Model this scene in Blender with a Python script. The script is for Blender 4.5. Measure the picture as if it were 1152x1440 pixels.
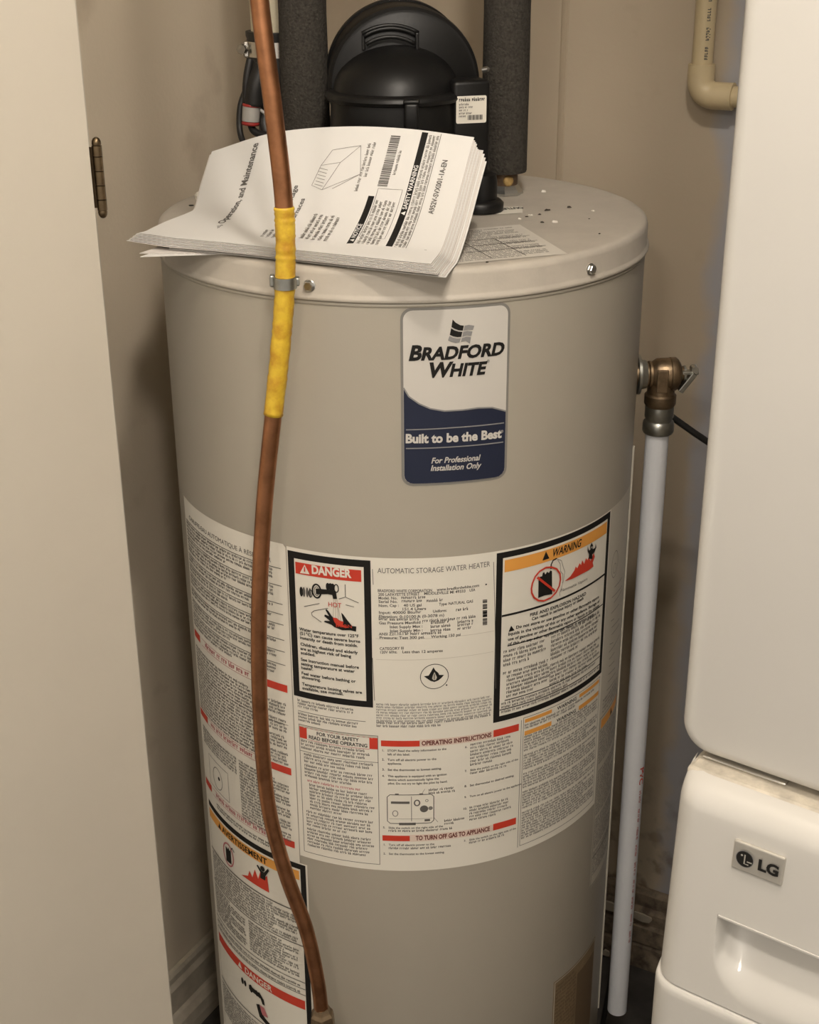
import bpy, bmesh, math, random
import numpy as np
from mathutils import Vector, Matrix
from mathutils.geometry import tessellate_polygon

# ------------------------------------------------------------------ camera
scene = bpy.context.scene
for o in list(bpy.data.objects):
    bpy.data.objects.remove(o)
FPX, PITCH, ROLL, H = 1962.65, .41307, -.006032, 1.577
cP, sP, cR, sR = math.cos(PITCH), math.sin(PITCH), math.cos(ROLL), math.sin(ROLL)
cam = bpy.data.cameras.new('camera')
cam.sensor_fit = 'VERTICAL'; cam.sensor_height = 24.0; cam.lens = FPX * 24 / 1440
cam.clip_start = .02
camo = bpy.data.objects.new('camera', cam); scene.collection.objects.link(camo)
r0, u0 = Vector((1, 0, 0)), Vector((0, sP, cP))
rt = r0 * cR + u0 * sR; up = u0 * cR - r0 * sR
fw = Vector((0, cP, -sP))
camo.matrix_world = Matrix(((rt.x, up.x, -fw.x, 0), (rt.y, up.y, -fw.y, 0), (rt.z, up.z, -fw.z, H), (0, 0, 0, 1)))
scene.camera = camo

# ------------------------------------------------------------------ world, lamps, exposure
w = bpy.data.worlds.new('world'); scene.world = w; w.use_nodes = True
w.node_tree.nodes['Background'].inputs[0].default_value = (1.0, .90, .78, 1)
w.node_tree.nodes['Background'].inputs[1].default_value = .56
vs = scene.view_settings
vs.view_transform = 'Standard'; vs.look = 'None'; vs.gamma = 1; vs.use_curve_mapping = False
vs.exposure = 0.25
LAMPS = [((.13, .58, 2.37), 20, .05), ((-.45, -1.10, 2.37), 23, .09), ((.14, -.20, 2.37), 31, .08)]   # position, watts, bulb radius
LAMPCOL = (1.0, .92, .83)

# ------------------------------------------------------------------ pixel -> place
AX, AY, R = -.0053, 1.5056, .26          # water heater axis and jacket radius
CAM = Vector((0, 0, H))
def ray(x, y):
    a, b = (x - 576) / FPX, (y - 720) / FPX
    px, py = cR * a + sR * b, -sR * a + cR * b
    return Vector((px, cP - py * sP, -sP - py * cP))
def atz(x, y, z): d = ray(x, y); return CAM + d * ((z - H) / d.z)
def aty(x, y, Y): d = ray(x, y); return CAM + d * (Y / d.y)
def onplane(x, y, p0, n): d = ray(x, y); return CAM + d * ((Vector(p0) - CAM).dot(n) / d.dot(n))
def cyl(x, y):
    d = ray(x, y); A = d.x ** 2 + d.y ** 2; Bq = -2 * (d.x * AX + d.y * AY); Cq = AX ** 2 + AY ** 2 - R * R
    D = max(0, Bq * Bq - 4 * A * Cq); t = (-Bq - math.sqrt(D)) / (2 * A); P = CAM + d * t
    return (math.atan2(P.x - AX, AY - P.y) * R, P.z)
def cylmap(s, z, off):
    th = s / R
    return (AX + (R + off) * math.sin(th), AY - (R + off) * math.cos(th), z)

# ------------------------------------------------------------------ materials
MAT = {}
def mat(name, col, rough=.5, metal=0, var=0, scale=20, bump=0, bscale=200, col2=None, spec=.5, coat=0, extra=None):
    m = bpy.data.materials.new(name); m.use_nodes = True; nt = m.node_tree
    b = nt.nodes['Principled BSDF']; b.inputs['Roughness'].default_value = rough
    b.inputs['Metallic'].default_value = metal; b.inputs['Specular IOR Level'].default_value = spec
    b.inputs['Coat Weight'].default_value = coat
    b.inputs['Base Color'].default_value = (*col, 1)
    tc = nt.nodes.new('ShaderNodeTexCoord')
    if var or col2:
        n = nt.nodes.new('ShaderNodeTexNoise'); n.inputs['Scale'].default_value = scale; n.inputs['Detail'].default_value = 6
        n.inputs['Roughness'].default_value = .6
        nt.links.new(tc.outputs['Object'], n.inputs['Vector'])
        r = nt.nodes.new('ShaderNodeValToRGB'); c2 = col2 or tuple(c * (1 - var) for c in col)
        r.color_ramp.elements[0].position = .35; r.color_ramp.elements[1].position = .62
        r.color_ramp.elements[0].color = (*c2, 1); r.color_ramp.elements[1].color = (*col, 1)
        nt.links.new(n.outputs['Fac'], r.inputs['Fac']); nt.links.new(r.outputs['Color'], b.inputs['Base Color'])
    if bump:
        n2 = nt.nodes.new('ShaderNodeTexNoise'); n2.inputs['Scale'].default_value = bscale; n2.inputs['Detail'].default_value = 3
        nt.links.new(tc.outputs['Object'], n2.inputs['Vector'])
        bp = nt.nodes.new('ShaderNodeBump'); bp.inputs['Strength'].default_value = bump; bp.inputs['Distance'].default_value = .002
        nt.links.new(n2.outputs['Fac'], bp.inputs['Height']); nt.links.new(bp.outputs['Normal'], b.inputs['Normal'])
    MAT[name] = m
    return m
mat('jacket', (.40, .365, .30), .42, var=.04, scale=6, bump=.05, bscale=500)
mat('lid', (.50, .455, .39), .48, var=.10, scale=25, bump=.06, bscale=400)
mat('steel', (.62, .62, .60), .28, 1)
mat('galv', (.50, .50, .46), .35, 1, var=.3, scale=60)
mat('brass', (.38, .28, .18), .42, 1, var=.35, scale=70)
mat('solder_brass', (.50, .33, .12), .5, .3, var=.4, scale=150)
mat('lid_label', (.64, .60, .53), .45)
mat('rusty', (.20, .13, .08), .6, .4, var=.5, scale=90)
mat('copper', (.47, .215, .105), .38, 1, var=.35, scale=35, bump=.03, bscale=120)
mat('yellow', (.70, .47, .035), .45, col2=(.50, .25, .015), scale=70, bump=.3, bscale=160)
mat('foam', (.062, .055, .046), .95, var=.45, scale=300, bump=.9, bscale=420, spec=.2)
mat('black', (.0065, .0062, .006), .42, bump=.06, bscale=300, spec=.35)
mat('black_soft', (.010, .010, .010), .6)
mat('rubber', (.016, .015, .014), .5)
mat('pvc', (.88, .90, .95), .35, var=.05, scale=8)
mat('cpvc', (.66, .54, .33), .40, var=.10, scale=12)
mat('ventpvc', (.80, .72, .52), .42, var=.06, scale=12)
mat('paper', (.76, .745, .715), .7)
mat('paper_edge', (.70, .66, .62), .8)
mat('ink', (.010, .009, .008), .6, spec=.3)
mat('ink_gray', (.22, .205, .185), .7)
mat('ink_mid', (.11, .10, .09), .7)
mat('label', (.78, .74, .65), .45)
mat('label_gray', (.56, .52, .44), .45)
mat('red', (.58, .045, .022), .5)
mat('orange', (.80, .36, .07), .5)
mat('sticker_white', (.60, .57, .52), .35)
mat('sticker_rim', (.22, .21, .19), .35)
mat('navy', (.013, .018, .042), .4)
mat('gray_ink', (.25, .245, .24), .5)
mat('guide', (.26, .185, .105), .55, var=.2, scale=60)
mat('guide_dark', (.15, .10, .055), .6)
mat('appliance', (.62, .60, .56), .34, var=.02, scale=5, coat=.25)
mat('appliance_top', (.66, .60, .50), .35, var=.35, scale=45)
mat('chrome', (.70, .68, .64), .2, 1)
mat('badge', (.60, .57, .51), .4, .6)
mat('hinge', (.20, .145, .085), .38, 1, var=.3, scale=90)
mat('door', (.62, .57, .48), .5, var=.035, scale=7, bump=.03, bscale=300)
mat('wall', (.50, .445, .355), .75)
mat('trim', (.56, .50, .40), .5, var=.25, scale=30)
mat('trim_dirty', (.30, .235, .165), .8, col2=(.09, .065, .045), scale=38, bump=.3, bscale=60)
mat('floor', (.085, .078, .07), .55, col2=(.035, .032, .03), scale=9)
mat('ceiling', (.72, .68, .6), .9)
mat('red_plastic', (.35, .03, .025), .4)
mat('wire_gray', (.42, .40, .37), .5)
mat('dirt', (.05, .038, .03), .9)
mat('flake', (.78, .74, .66), .8)
mat('maroon', (.16, .04, .03), .6)
mat('pale_pink', (.72, .58, .49), .5)
mat('pink_ink', (.50, .16, .17), .6)

def wall_material(name, base, blue=False):
    """painted drywall with smudges; optionally an unpainted bluish patch along one side"""
    m = bpy.data.materials.new(name); m.use_nodes = True; nt = m.node_tree; L = nt.links
    b = nt.nodes['Principled BSDF']; b.inputs['Roughness'].default_value = .8
    tc = nt.nodes.new('ShaderNodeTexCoord')
    def noise(scale, lo, hi, ca, cb, detail=6):
        n = nt.nodes.new('ShaderNodeTexNoise'); n.inputs['Scale'].default_value = scale; n.inputs['Detail'].default_value = detail
        L.new(tc.outputs['Object'], n.inputs['Vector'])
        r = nt.nodes.new('ShaderNodeValToRGB'); r.color_ramp.elements[0].position = lo; r.color_ramp.elements[1].position = hi
        r.color_ramp.elements[0].color = (*ca, 1); r.color_ramp.elements[1].color = (*cb, 1)
        L.new(n.outputs['Fac'], r.inputs['Fac']); return r
    a = noise(2.6, .35, .65, tuple(c * .90 for c in base), base)
    s1 = noise(9, .60, .76, (0, 0, 0), (1, 1, 1))
    mx = nt.nodes.new('ShaderNodeMix'); mx.data_type = 'RGBA'
    sc = nt.nodes.new('ShaderNodeMath'); sc.operation = 'MULTIPLY'; sc.inputs[1].default_value = .55
    L.new(s1.outputs['Color'], sc.inputs[0]); L.new(sc.outputs[0], mx.inputs['Factor'])
    L.new(a.outputs['Color'], mx.inputs['A']); mx.inputs['B'].default_value = (base[0] * .55, base[1] * .50, base[2] * .45, 1)
    out = mx.outputs['Result']
    if blue:
        sep = nt.nodes.new('ShaderNodeSeparateXYZ'); L.new(tc.outputs['Object'], sep.inputs[0])
        n = nt.nodes.new('ShaderNodeTexNoise'); n.inputs['Scale'].default_value = 14; n.inputs['Detail'].default_value = 5
        L.new(tc.outputs['Object'], n.inputs['Vector'])
        ad = nt.nodes.new('ShaderNodeMath'); ad.operation = 'MULTIPLY_ADD'; ad.inputs[1].default_value = .05
        L.new(n.outputs['Fac'], ad.inputs[0]); L.new(sep.outputs['X'], ad.inputs[2])
        st = nt.nodes.new('ShaderNodeMapRange'); st.inputs['From Min'].default_value = .612; st.inputs['From Max'].default_value = .632
        L.new(ad.outputs[0], st.inputs['Value'])
        m2 = nt.nodes.new('ShaderNodeMix'); m2.data_type = 'RGBA'
        L.new(st.outputs['Result'], m2.inputs['Factor']); L.new(out, m2.inputs['A']); m2.inputs['B'].default_value = (.42, .412, .425, 1)
        out = m2.outputs['Result']
        # grime low down on this wall: blotches, dense towards the old skirting
        g = noise(26, .50, .62, (0, 0, 0), (1, 1, 1), 8)
        zr = nt.nodes.new('ShaderNodeMapRange'); zr.inputs['From Min'].default_value = .42; zr.inputs['From Max'].default_value = .12
        zr.inputs['To Max'].default_value = .75; L.new(sep.outputs['Z'], zr.inputs['Value'])
        mm = nt.nodes.new('ShaderNodeMath'); mm.operation = 'MULTIPLY'; L.new(g.outputs['Color'], mm.inputs[0]); L.new(zr.outputs['Result'], mm.inputs[1])
        m3 = nt.nodes.new('ShaderNodeMix'); m3.data_type = 'RGBA'
        L.new(mm.outputs[0], m3.inputs['Factor']); L.new(out, m3.inputs['A']); m3.inputs['B'].default_value = (.13, .09, .06, 1)
        out = m3.outputs['Result']
    L.new(out, b.inputs['Base Color'])
    n2 = nt.nodes.new('ShaderNodeTexNoise'); n2.inputs['Scale'].default_value = 180; L.new(tc.outputs['Object'], n2.inputs['Vector'])
    bp = nt.nodes.new('ShaderNodeBump'); bp.inputs['Strength'].default_value = .12; bp.inputs['Distance'].default_value = .002
    L.new(n2.outputs['Fac'], bp.inputs['Height']); L.new(bp.outputs['Normal'], b.inputs['Normal'])
    MAT[name] = m
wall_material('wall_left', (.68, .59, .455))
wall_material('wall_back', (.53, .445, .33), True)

# ------------------------------------------------------------------ object helpers
COL = scene.collection
ORG = {}
def tag(o, label=None, cat=None, group=None, kind=None):
    if label: o['label'] = label
    if cat: o['category'] = cat
    if group: o['group'] = group
    if kind: o['kind'] = kind
    return o
def thing(name, loc, label, cat, group=None):
    o = bpy.data.objects.new(name, None); COL.objects.link(o); o.location = loc; o.empty_display_size = .05
    ORG[o] = Vector(loc); return tag(o, label, cat, group)
def obj(name, V, F, m, parent=None, origin=None, smooth=False, mi=None, sharp=None):
    """one mesh object; V in world coordinates. origin = world point of the object's own origin (top-level only)"""
    org = ORG[parent] if parent is not None else Vector(origin or (0, 0, 0))
    me = bpy.data.meshes.new(name)
    me.from_pydata([(v[0] - org.x, v[1] - org.y, v[2] - org.z) for v in V], [], F)
    for k in (m if isinstance(m, (list, tuple)) else [m]): me.materials.append(MAT[k])
    if mi: me.polygons.foreach_set('material_index', mi)
    if smooth:
        me.polygons.foreach_set('use_smooth', [True] * len(me.polygons))
        if sharp:
            me.set_sharp_from_angle(angle=math.radians(sharp))
    me.update()
    o = bpy.data.objects.new(name, me); COL.objects.link(o)
    if parent is not None: o.parent = parent
    else: o.location = org
    ORG[o] = org
    return o
class MB:
    def __init__(s): s.V = []; s.F = []
    def add(s, V, F): k = len(s.V); s.V += [tuple(v) for v in V]; s.F += [tuple(i + k for i in f) for f in F]; return s
    def build(s, name, m, parent=None, **k): return obj(name, s.V, s.F, m, parent, **k)
def frame(axis):
    a = Vector(axis).normalized(); t = Vector((0, 0, 1)) if abs(a.z) < .9 else Vector((1, 0, 0))
    x = t.cross(a).normalized(); return x, a.cross(x), a
def lathe(prof, org, axis=(0, 0, 1), n=48, cap=True):
    """prof: (radius, height along axis)"""
    x, y, a = frame(axis); V = []; F = []; org = Vector(org)
    for r, h in prof:
        for k in range(n):
            t = 2 * math.pi * k / n; V.append(org + a * h + x * (r * math.cos(t)) + y * (r * math.sin(t)))
    for i in range(len(prof) - 1):
        for k in range(n):
            F.append((i * n + k, i * n + (k + 1) % n, (i + 1) * n + (k + 1) % n, (i + 1) * n + k))
    if cap:
        F.append(tuple(reversed(range(n)))); F.append(tuple(range((len(prof) - 1) * n, len(prof) * n)))
    return V, F
def catmull(P, per=8):
    P = [Vector(p) for p in P]; Q = []
    for i in range(len(P) - 1):
        a = P[i - 1] if i else P[0] * 2 - P[1]; b = P[i]; c = P[i + 1]; d = P[i + 2] if i + 2 < len(P) else P[-1] * 2 - P[-2]
        for k in range(per):
            t = k / per
            Q.append(.5 * (2 * b + (c - a) * t + (2 * a - 5 * b + 4 * c - d) * t * t + (3 * b - a - 3 * c + d) * t ** 3))
    Q.append(P[-1]); return Q
def tube(P, r, n=16, cap=True, rfun=None):
    P = [Vector(p) for p in P]; V = []; F = []; prev = None
    for i, p in enumerate(P):
        t = (P[min(i + 1, len(P) - 1)] - P[max(i - 1, 0)]).normalized()
        if prev is None: x, y, _ = frame(t)
        else:
            x = (prev - t * prev.dot(t)).normalized(); y = t.cross(x)
        prev = x; rr = rfun(i / (len(P) - 1)) if rfun else r
        for k in range(n):
            a = 2 * math.pi * k / n; V.append(p + x * (rr * math.cos(a)) + y * (rr * math.sin(a)))
    for i in range(len(P) - 1):
        for k in range(n):
            F.append((i * n + k, i * n + (k + 1) % n, (i + 1) * n + (k + 1) % n, (i + 1) * n + k))
    if cap: F.append(tuple(reversed(range(n)))); F.append(tuple(range((len(P) - 1) * n, len(P) * n)))
    return V, F
def box(cx, cy, cz, sx, sy, sz, ex=None, ey=None, bev=0, seg=2):
    """box with half-axes along ex, ey, z (bevelled)"""
    ex = Vector(ex or (1, 0, 0)); ey = Vector(ey or (0, 1, 0)); ez = ex.cross(ey)
    bm = bmesh.new(); bmesh.ops.create_cube(bm, size=1)
    for v in bm.verts: v.co = Vector((v.co.x * sx, v.co.y * sy, v.co.z * sz))
    if bev: bmesh.ops.bevel(bm, geom=list(bm.edges), offset=bev, segments=seg, affect='EDGES', profile=.5)
    bm.verts.index_update()
    V = [Vector((cx, cy, cz)) + ex * v.co.x + ey * v.co.y + ez * v.co.z for v in bm.verts]
    F = [tuple(v.index for v in f.verts) for f in bm.faces]; bm.free(); return V, F

# ------------------------------------------------------------------ flat print: glyph cache and sheets
CH = "ABCDEFGHIJKLMNOPQRSTUVWXYZabcdefghijklmnopqrstuvwxyz0123456789.,:;-/()!°'®ÀÉ"
GL = {}
def make_glyphs():
    tmp = []
    def t(s, off):
        c = bpy.data.curves.new('t', 'FONT'); c.body = s; c.size = 1; c.resolution_u = 3; c.offset = off
        o = bpy.data.objects.new('t', c); COL.objects.link(o); tmp.append(o); return o
    rec = []
    for bold in (0, 1, 2):
        off = (0, .022, .042)[bold]
        hh = t('HH', off)
        for ch in CH: rec.append((bold, ch, t(ch, off), t('H' + ch + 'H', off), hh))
    dg = bpy.context.evaluated_depsgraph_get(); dg.update()
    def xr(o):
        bb = [b[0] for b in o.evaluated_get(dg).bound_box]; return max(bb) - min(bb)
    for bold, ch, o, o3, hh in rec:
        e = o.evaluated_get(dg); me = e.to_mesh()
        GL[(bold, ch)] = (np.array([v.co[:2] for v in me.vertices]) if len(me.vertices) else np.zeros((0, 2)),
                          [tuple(p.vertices) for p in me.polygons], xr(o3) - xr(hh))
        e.to_mesh_clear()
    for b in (0, 1, 2): GL[(b, ' ')] = (np.zeros((0, 2)), [], .30)
    for o in tmp:
        c = o.data; bpy.data.objects.remove(o); bpy.data.curves.remove(c)
make_glyphs()
CAPH = GL[(0, 'H')][0][:, 1].max()

class Flat:
    """print laid out on a flat sheet (metres), later wrapped on a surface"""
    def __init__(s, edge=.006): s.V = []; s.O = []; s.F = []; s.M = []; s.mats = []; s.edge = edge
    def _m(s, m):
        if m not in s.mats: s.mats.append(m)
        return s.mats.index(m)
    def raw(s, V, F, off, m):
        k = len(s.V); s.V += [tuple(v) for v in V]; s.O += [off] * len(V); s.F += [tuple(i + k for i in f) for f in F]
        s.M += [s._m(m)] * len(F)
    def tris(s, V, F, off, m):
        V = [tuple(v) for v in V]; out = []; st = []
        for f in F:
            for i in range(1, len(f) - 1): st.append((f[0], f[i], f[i + 1]))
        cache = {}
        while st:
            f = st.pop(); best = 0; bi = 0
            for i in range(3):
                a, b = V[f[i]], V[f[(i + 1) % 3]]; l = (a[0] - b[0]) ** 2 + (a[1] - b[1]) ** 2
                if l > best: best, bi = l, i
            if best <= s.edge ** 2: out.append(f); continue
            a, b, c = f[bi], f[(bi + 1) % 3], f[(bi + 2) % 3]; key = (min(a, b), max(a, b))
            if key not in cache:
                cache[key] = len(V); V.append(((V[a][0] + V[b][0]) / 2, (V[a][1] + V[b][1]) / 2))
            mm = cache[key]; st.append((a, mm, c)); st.append((mm, b, c))
        s.raw(V, out, off, m)
    def rect(s, x0, x1, y0, y1, off, m):
        nx = max(1, math.ceil(abs(x1 - x0) / s.edge)); ny = max(1, math.ceil(abs(y1 - y0) / .03))
        V = [(x0 + (x1 - x0) * i / nx, y0 + (y1 - y0) * j / ny) for j in range(ny + 1) for i in range(nx + 1)]
        F = [(j * (nx + 1) + i, j * (nx + 1) + i + 1, (j + 1) * (nx + 1) + i + 1, (j + 1) * (nx + 1) + i) for j in range(ny) for i in range(nx)]
        s.raw(V, F, off, m)
    def frame(s, x0, x1, y0, y1, t, off, m):
        s.rect(x0, x1, y1 - t, y1, off, m); s.rect(x0, x1, y0, y0 + t, off, m)
        s.rect(x0, x0 + t, y0 + t, y1 - t, off, m); s.rect(x1 - t, x1, y0 + t, y1 - t, off, m)
    def poly(s, P, off, m):
        T = tessellate_polygon([[Vector((p[0], p[1], 0)) for p in P]])
        F = []
        for a, b, c in T:
            A, B, C = P[a], P[b], P[c]
            if (B[0] - A[0]) * (C[1] - A[1]) - (B[1] - A[1]) * (C[0] - A[0]) < 0: a, c = c, a
            F.append((a, b, c))
        s.tris(P, F, off, m)
    def rrect(s, x0, x1, y0, y1, r, off, m):
        P = []
        for cx, cy, a in ((x1 - r, y1 - r, 0), (x0 + r, y1 - r, 90), (x0 + r, y0 + r, 180), (x1 - r, y0 + r, 270)):
            for k in range(7): t = math.radians(a + 15 * k); P.append((cx + r * math.cos(t), cy + r * math.sin(t)))
        s.poly(P, off, m)
    def line(s, P, wd, off, m, closed=False):
        Q = []
        for a, b in zip(P, P[1:] + (P[:1] if closed else [])):
            n = max(1, math.ceil(math.hypot(b[0] - a[0], b[1] - a[1]) / s.edge))
            Q += [(a[0] + (b[0] - a[0]) * i / n, a[1] + (b[1] - a[1]) * i / n) for i in range(n)]
        if not closed: Q.append(P[-1])
        N = len(Q); V = []
        for i in range(N):
            a = Q[(i - 1) % N] if closed else Q[max(i - 1, 0)]; b = Q[(i + 1) % N] if closed else Q[min(i + 1, N - 1)]
            d = math.hypot(b[0] - a[0], b[1] - a[1]) or 1; nx, ny = -(b[1] - a[1]) / d, (b[0] - a[0]) / d
            V += [(Q[i][0] + nx * wd / 2, Q[i][1] + ny * wd / 2), (Q[i][0] - nx * wd / 2, Q[i][1] - ny * wd / 2)]
        F = [(2 * i, 2 * i + 1, 2 * ((i + 1) % N) + 1, 2 * ((i + 1) % N)) for i in range(N if closed else N - 1)]
        s.raw(V, F, off, m)
    def disc(s, cx, cy, r, off, m, n=24, sx=1, sy=1):
        s.poly([(cx + r * sx * math.cos(2 * math.pi * k / n), cy + r * sy * math.sin(2 * math.pi * k / n)) for k in range(n)], off, m)
    def ring(s, cx, cy, r, wd, off, m, n=28, sx=1, sy=1):
        s.line([(cx + r * sx * math.cos(2 * math.pi * k / n), cy + r * sy * math.sin(2 * math.pi * k / n)) for k in range(n)], wd, off, m, True)
    def text(s, x, y, st, cap, m, off, width=None, bold=0, shear=0, align=0, ang=0, big=None):
        """big = cap scale of first letters in small-caps"""
        sc = cap / CAPH; W = 0; parts = []
        for i, ch in enumerate(st):
            v, f, a = GL[(bold, ch)]; k = sc
            if big and (i == 0 or st[i - 1] == ' '): k = sc * big
            parts.append((v, f, W, k)); W += a * k
        fx = 1
        if width and W: fx = width / W; W = width
        x0 = -align * W; ca, sa = math.cos(ang), math.sin(ang)
        for v, f, ox, k in parts:
            if not len(v): continue
            X = x0 + (v[:, 0] * k + ox + shear * v[:, 1] * k) * fx; Y = v[:, 1] * k
            V = np.stack([x + X * ca - Y * sa, y + X * sa + Y * ca], 1)
            s.tris(V, f, off, m) if cap > .012 else s.raw(V, f, off, m)
        return W
    def fine(s, x0, x1, y, h, m, off, seed, fill=1.0):
        """illegible small print: word-like rows of strokes"""
        rg = random.Random(seed); x = x0; end = x0 + (x1 - x0) * fill; V = []; F = []
        while x < end - h:
            n = rg.randint(2, 8)
            for _ in range(n):
                if x > end - h * .5: break
                t = rg.random(); wd = h * .62; hh = h * (1.35 if t > .75 else 1.0)
                k = len(V); b = h * .24
                V += [(x, y), (x + b, y), (x + b, y + hh), (x, y + hh)]; F.append((k, k + 1, k + 2, k + 3))
                y2 = y + (h * .72 if t < .5 else 0)
                V += [(x + b, y2), (x + wd - h * .08, y2), (x + wd - h * .08, y2 + b), (x + b, y2 + b)]; F.append((k + 4, k + 5, k + 6, k + 7))
                if t > .3:
                    V += [(x + wd - b * 1.3, y + b), (x + wd - b * .4, y + b), (x + wd - b * .4, y + h * .8), (x + wd - b * 1.3, y + h * .8)]
                    F.append((k + 8, k + 9, k + 10, k + 11))
                x += wd + h * .12
            x += h * .55
        if V: s.raw(V, F, off, m)
    def para(s, x0, x1, ytop, n, pitch, h, m, off, seed, last=.6):
        rg = random.Random(seed)
        for i in range(n):
            s.fine(x0, x1, ytop - h - pitch * i, h, m, off, seed * 97 + i, last if i == n - 1 else rg.uniform(.9, 1.0))
    def build(s, name, parent, mp, **k):
        return obj(name, [mp(v[0], v[1], o) for v, o in zip(s.V, s.O)], s.F, s.mats, parent, mi=s.M, **k)
def pxl(fl, mp, off, m, pts, wd=None, closed=False):
    P = [mp(*p) for p in pts]
    fl.line(P, wd, off, m, closed) if wd else fl.poly(P, off, m)
def tline(fl, p0, p1, st, cap, m, off, bold=0, shear=0, mp=cyl, big=None):
    """text whose baseline runs from pixel p0 to pixel p1 on the jacket"""
    a, b = mp(*p0), mp(*p1); wd = math.hypot(b[0] - a[0], b[1] - a[1])
    fl.text(a[0], a[1], st, cap, m, off, wd, bold, shear, 0, math.atan2(b[1] - a[1], b[0] - a[0]), big)

# ================================================================== SETTING
PHI = math.radians(29)
Ld = Vector((math.sin(PHI), math.cos(PHI), 0)); Bd = Vector((math.cos(PHI), -math.sin(PHI), 0)); Z = Vector((0, 0, 1))
CORNER = Vector((-.13178676, 2.05849992, 0)); CEIL = 2.44
def room(l, b, z=0): return CORNER + Ld * l + Bd * b + Z * z      # l: along left wall (0 at corner, negative towards camera), b: along back wall

def slab(name, p, ex, ey, sx, sy, sz, m, **k):
    """slab with its lower corner at p, local frame ex, ey, z (object rotated so Object coords follow the slab)"""
    V = [Vector((x, y, z)) for z in (0, sz) for y in (0, sy) for x in (0, sx)]
    F = [(0, 2, 3, 1), (4, 5, 7, 6), (0, 1, 5, 4), (2, 6, 7, 3), (0, 4, 6, 2), (1, 3, 7, 5)]
    me = bpy.data.meshes.new(name); me.from_pydata(V, [], F); me.materials.append(MAT[m])
    o = bpy.data.objects.new(name, me); COL.objects.link(o)
    ez = Vector(ex).cross(Vector(ey))
    o.matrix_world = Matrix(((ex[0], ey[0], ez[0], p[0]), (ex[1], ey[1], ez[1], p[1]), (ex[2], ey[2], ez[2], p[2]), (0, 0, 0, 1)))
    return o
fl_ = obj('floor', [(-2.2, -2.0, -.05), (2.2, -2.0, -.05), (2.2, 3.0, -.05), (-2.2, 3.0, -.05), (-2.2, -2.0, 0), (2.2, -2.0, 0), (2.2, 3.0, 0), (-2.2, 3.0, 0)],
          [(3, 2, 1, 0), (4, 5, 6, 7), (0, 1, 5, 4), (1, 2, 6, 5), (2, 3, 7, 6), (3, 0, 4, 7)], 'floor')
tag(fl_, 'dark worn vinyl floor under the water heater', kind='structure')
ce = obj('ceiling', [(-2.2, -2.0, CEIL), (2.2, -2.0, CEIL), (2.2, 3.0, CEIL), (-2.2, 3.0, CEIL), (-2.2, -2.0, CEIL + .05), (2.2, -2.0, CEIL + .05), (2.2, 3.0, CEIL + .05), (-2.2, 3.0, CEIL + .05)],
         [(3, 2, 1, 0), (4, 5, 6, 7), (0, 1, 5, 4), (1, 2, 6, 5), (2, 3, 7, 6), (3, 0, 4, 7)], 'ceiling')
tag(ce, 'plain white ceiling above the closet', kind='structure')
# left wall: inner face on b = 0; from l = -1.05 to 0
wl = slab('wall_left', room(-.87, -.1), Ld, -Bd, .87 + .1, .1, CEIL, 'wall_left')
wl.matrix_world = Matrix(((Bd.x, Ld.x, 0, room(-.87, -.1).x), (Bd.y, Ld.y, 0, room(-.87, -.1).y), (0, 0, 1, 0), (0, 0, 0, 1)))
me = wl.data; me.clear_geometry(); me.from_pydata([(x, y, z) for z in (0, CEIL) for y in (0, .87) for x in (0, .1)], [], [(0, 2, 3, 1), (4, 5, 7, 6), (0, 1, 5, 4), (2, 6, 7, 3), (0, 4, 6, 2), (1, 3, 7, 5)])
tag(wl, 'smudged beige painted closet wall beside the water heater', kind='structure')
wb = bpy.data.objects.new('wall_back', bpy.data.meshes.new('wall_back')); COL.objects.link(wb)
wb.data.from_pydata([(x, y, z) for z in (0, CEIL) for y in (0, .1) for x in (-.1, 1.5)], [], [(0, 2, 3, 1), (4, 5, 7, 6), (0, 1, 5, 4), (2, 6, 7, 3), (0, 4, 6, 2), (1, 3, 7, 5)])
wb.data.materials.append(MAT['wall_back'])
wb.matrix_world = Matrix(((Bd.x, Ld.x, 0, CORNER.x), (Bd.y, Ld.y, 0, CORNER.y), (0, 0, 1, 0), (0, 0, 0, 1)))
tag(wb, 'stained beige closet wall behind the water heater and dryer', kind='structure')
# taped drywall joint on the back wall
ORG[wb] = Vector((0, 0, 0))
sm = bpy.data.objects.new('tape_joint', bpy.data.meshes.new('tape_joint')); COL.objects.link(sm); sm.parent = wb
prof = [(.3755, 0), (.3775, -.0007), (.381, -.0009), (.3845, -.0007), (.3865, 0)]
sm.data.from_pydata([(x, y, z) for z in (.16, CEIL) for x, y in prof], [], [(i, i + 1, i + 6, i + 5) for i in range(4)])
mat('joint', (.44, .36, .26), .7); sm.data.materials.append(MAT['joint'])

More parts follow.
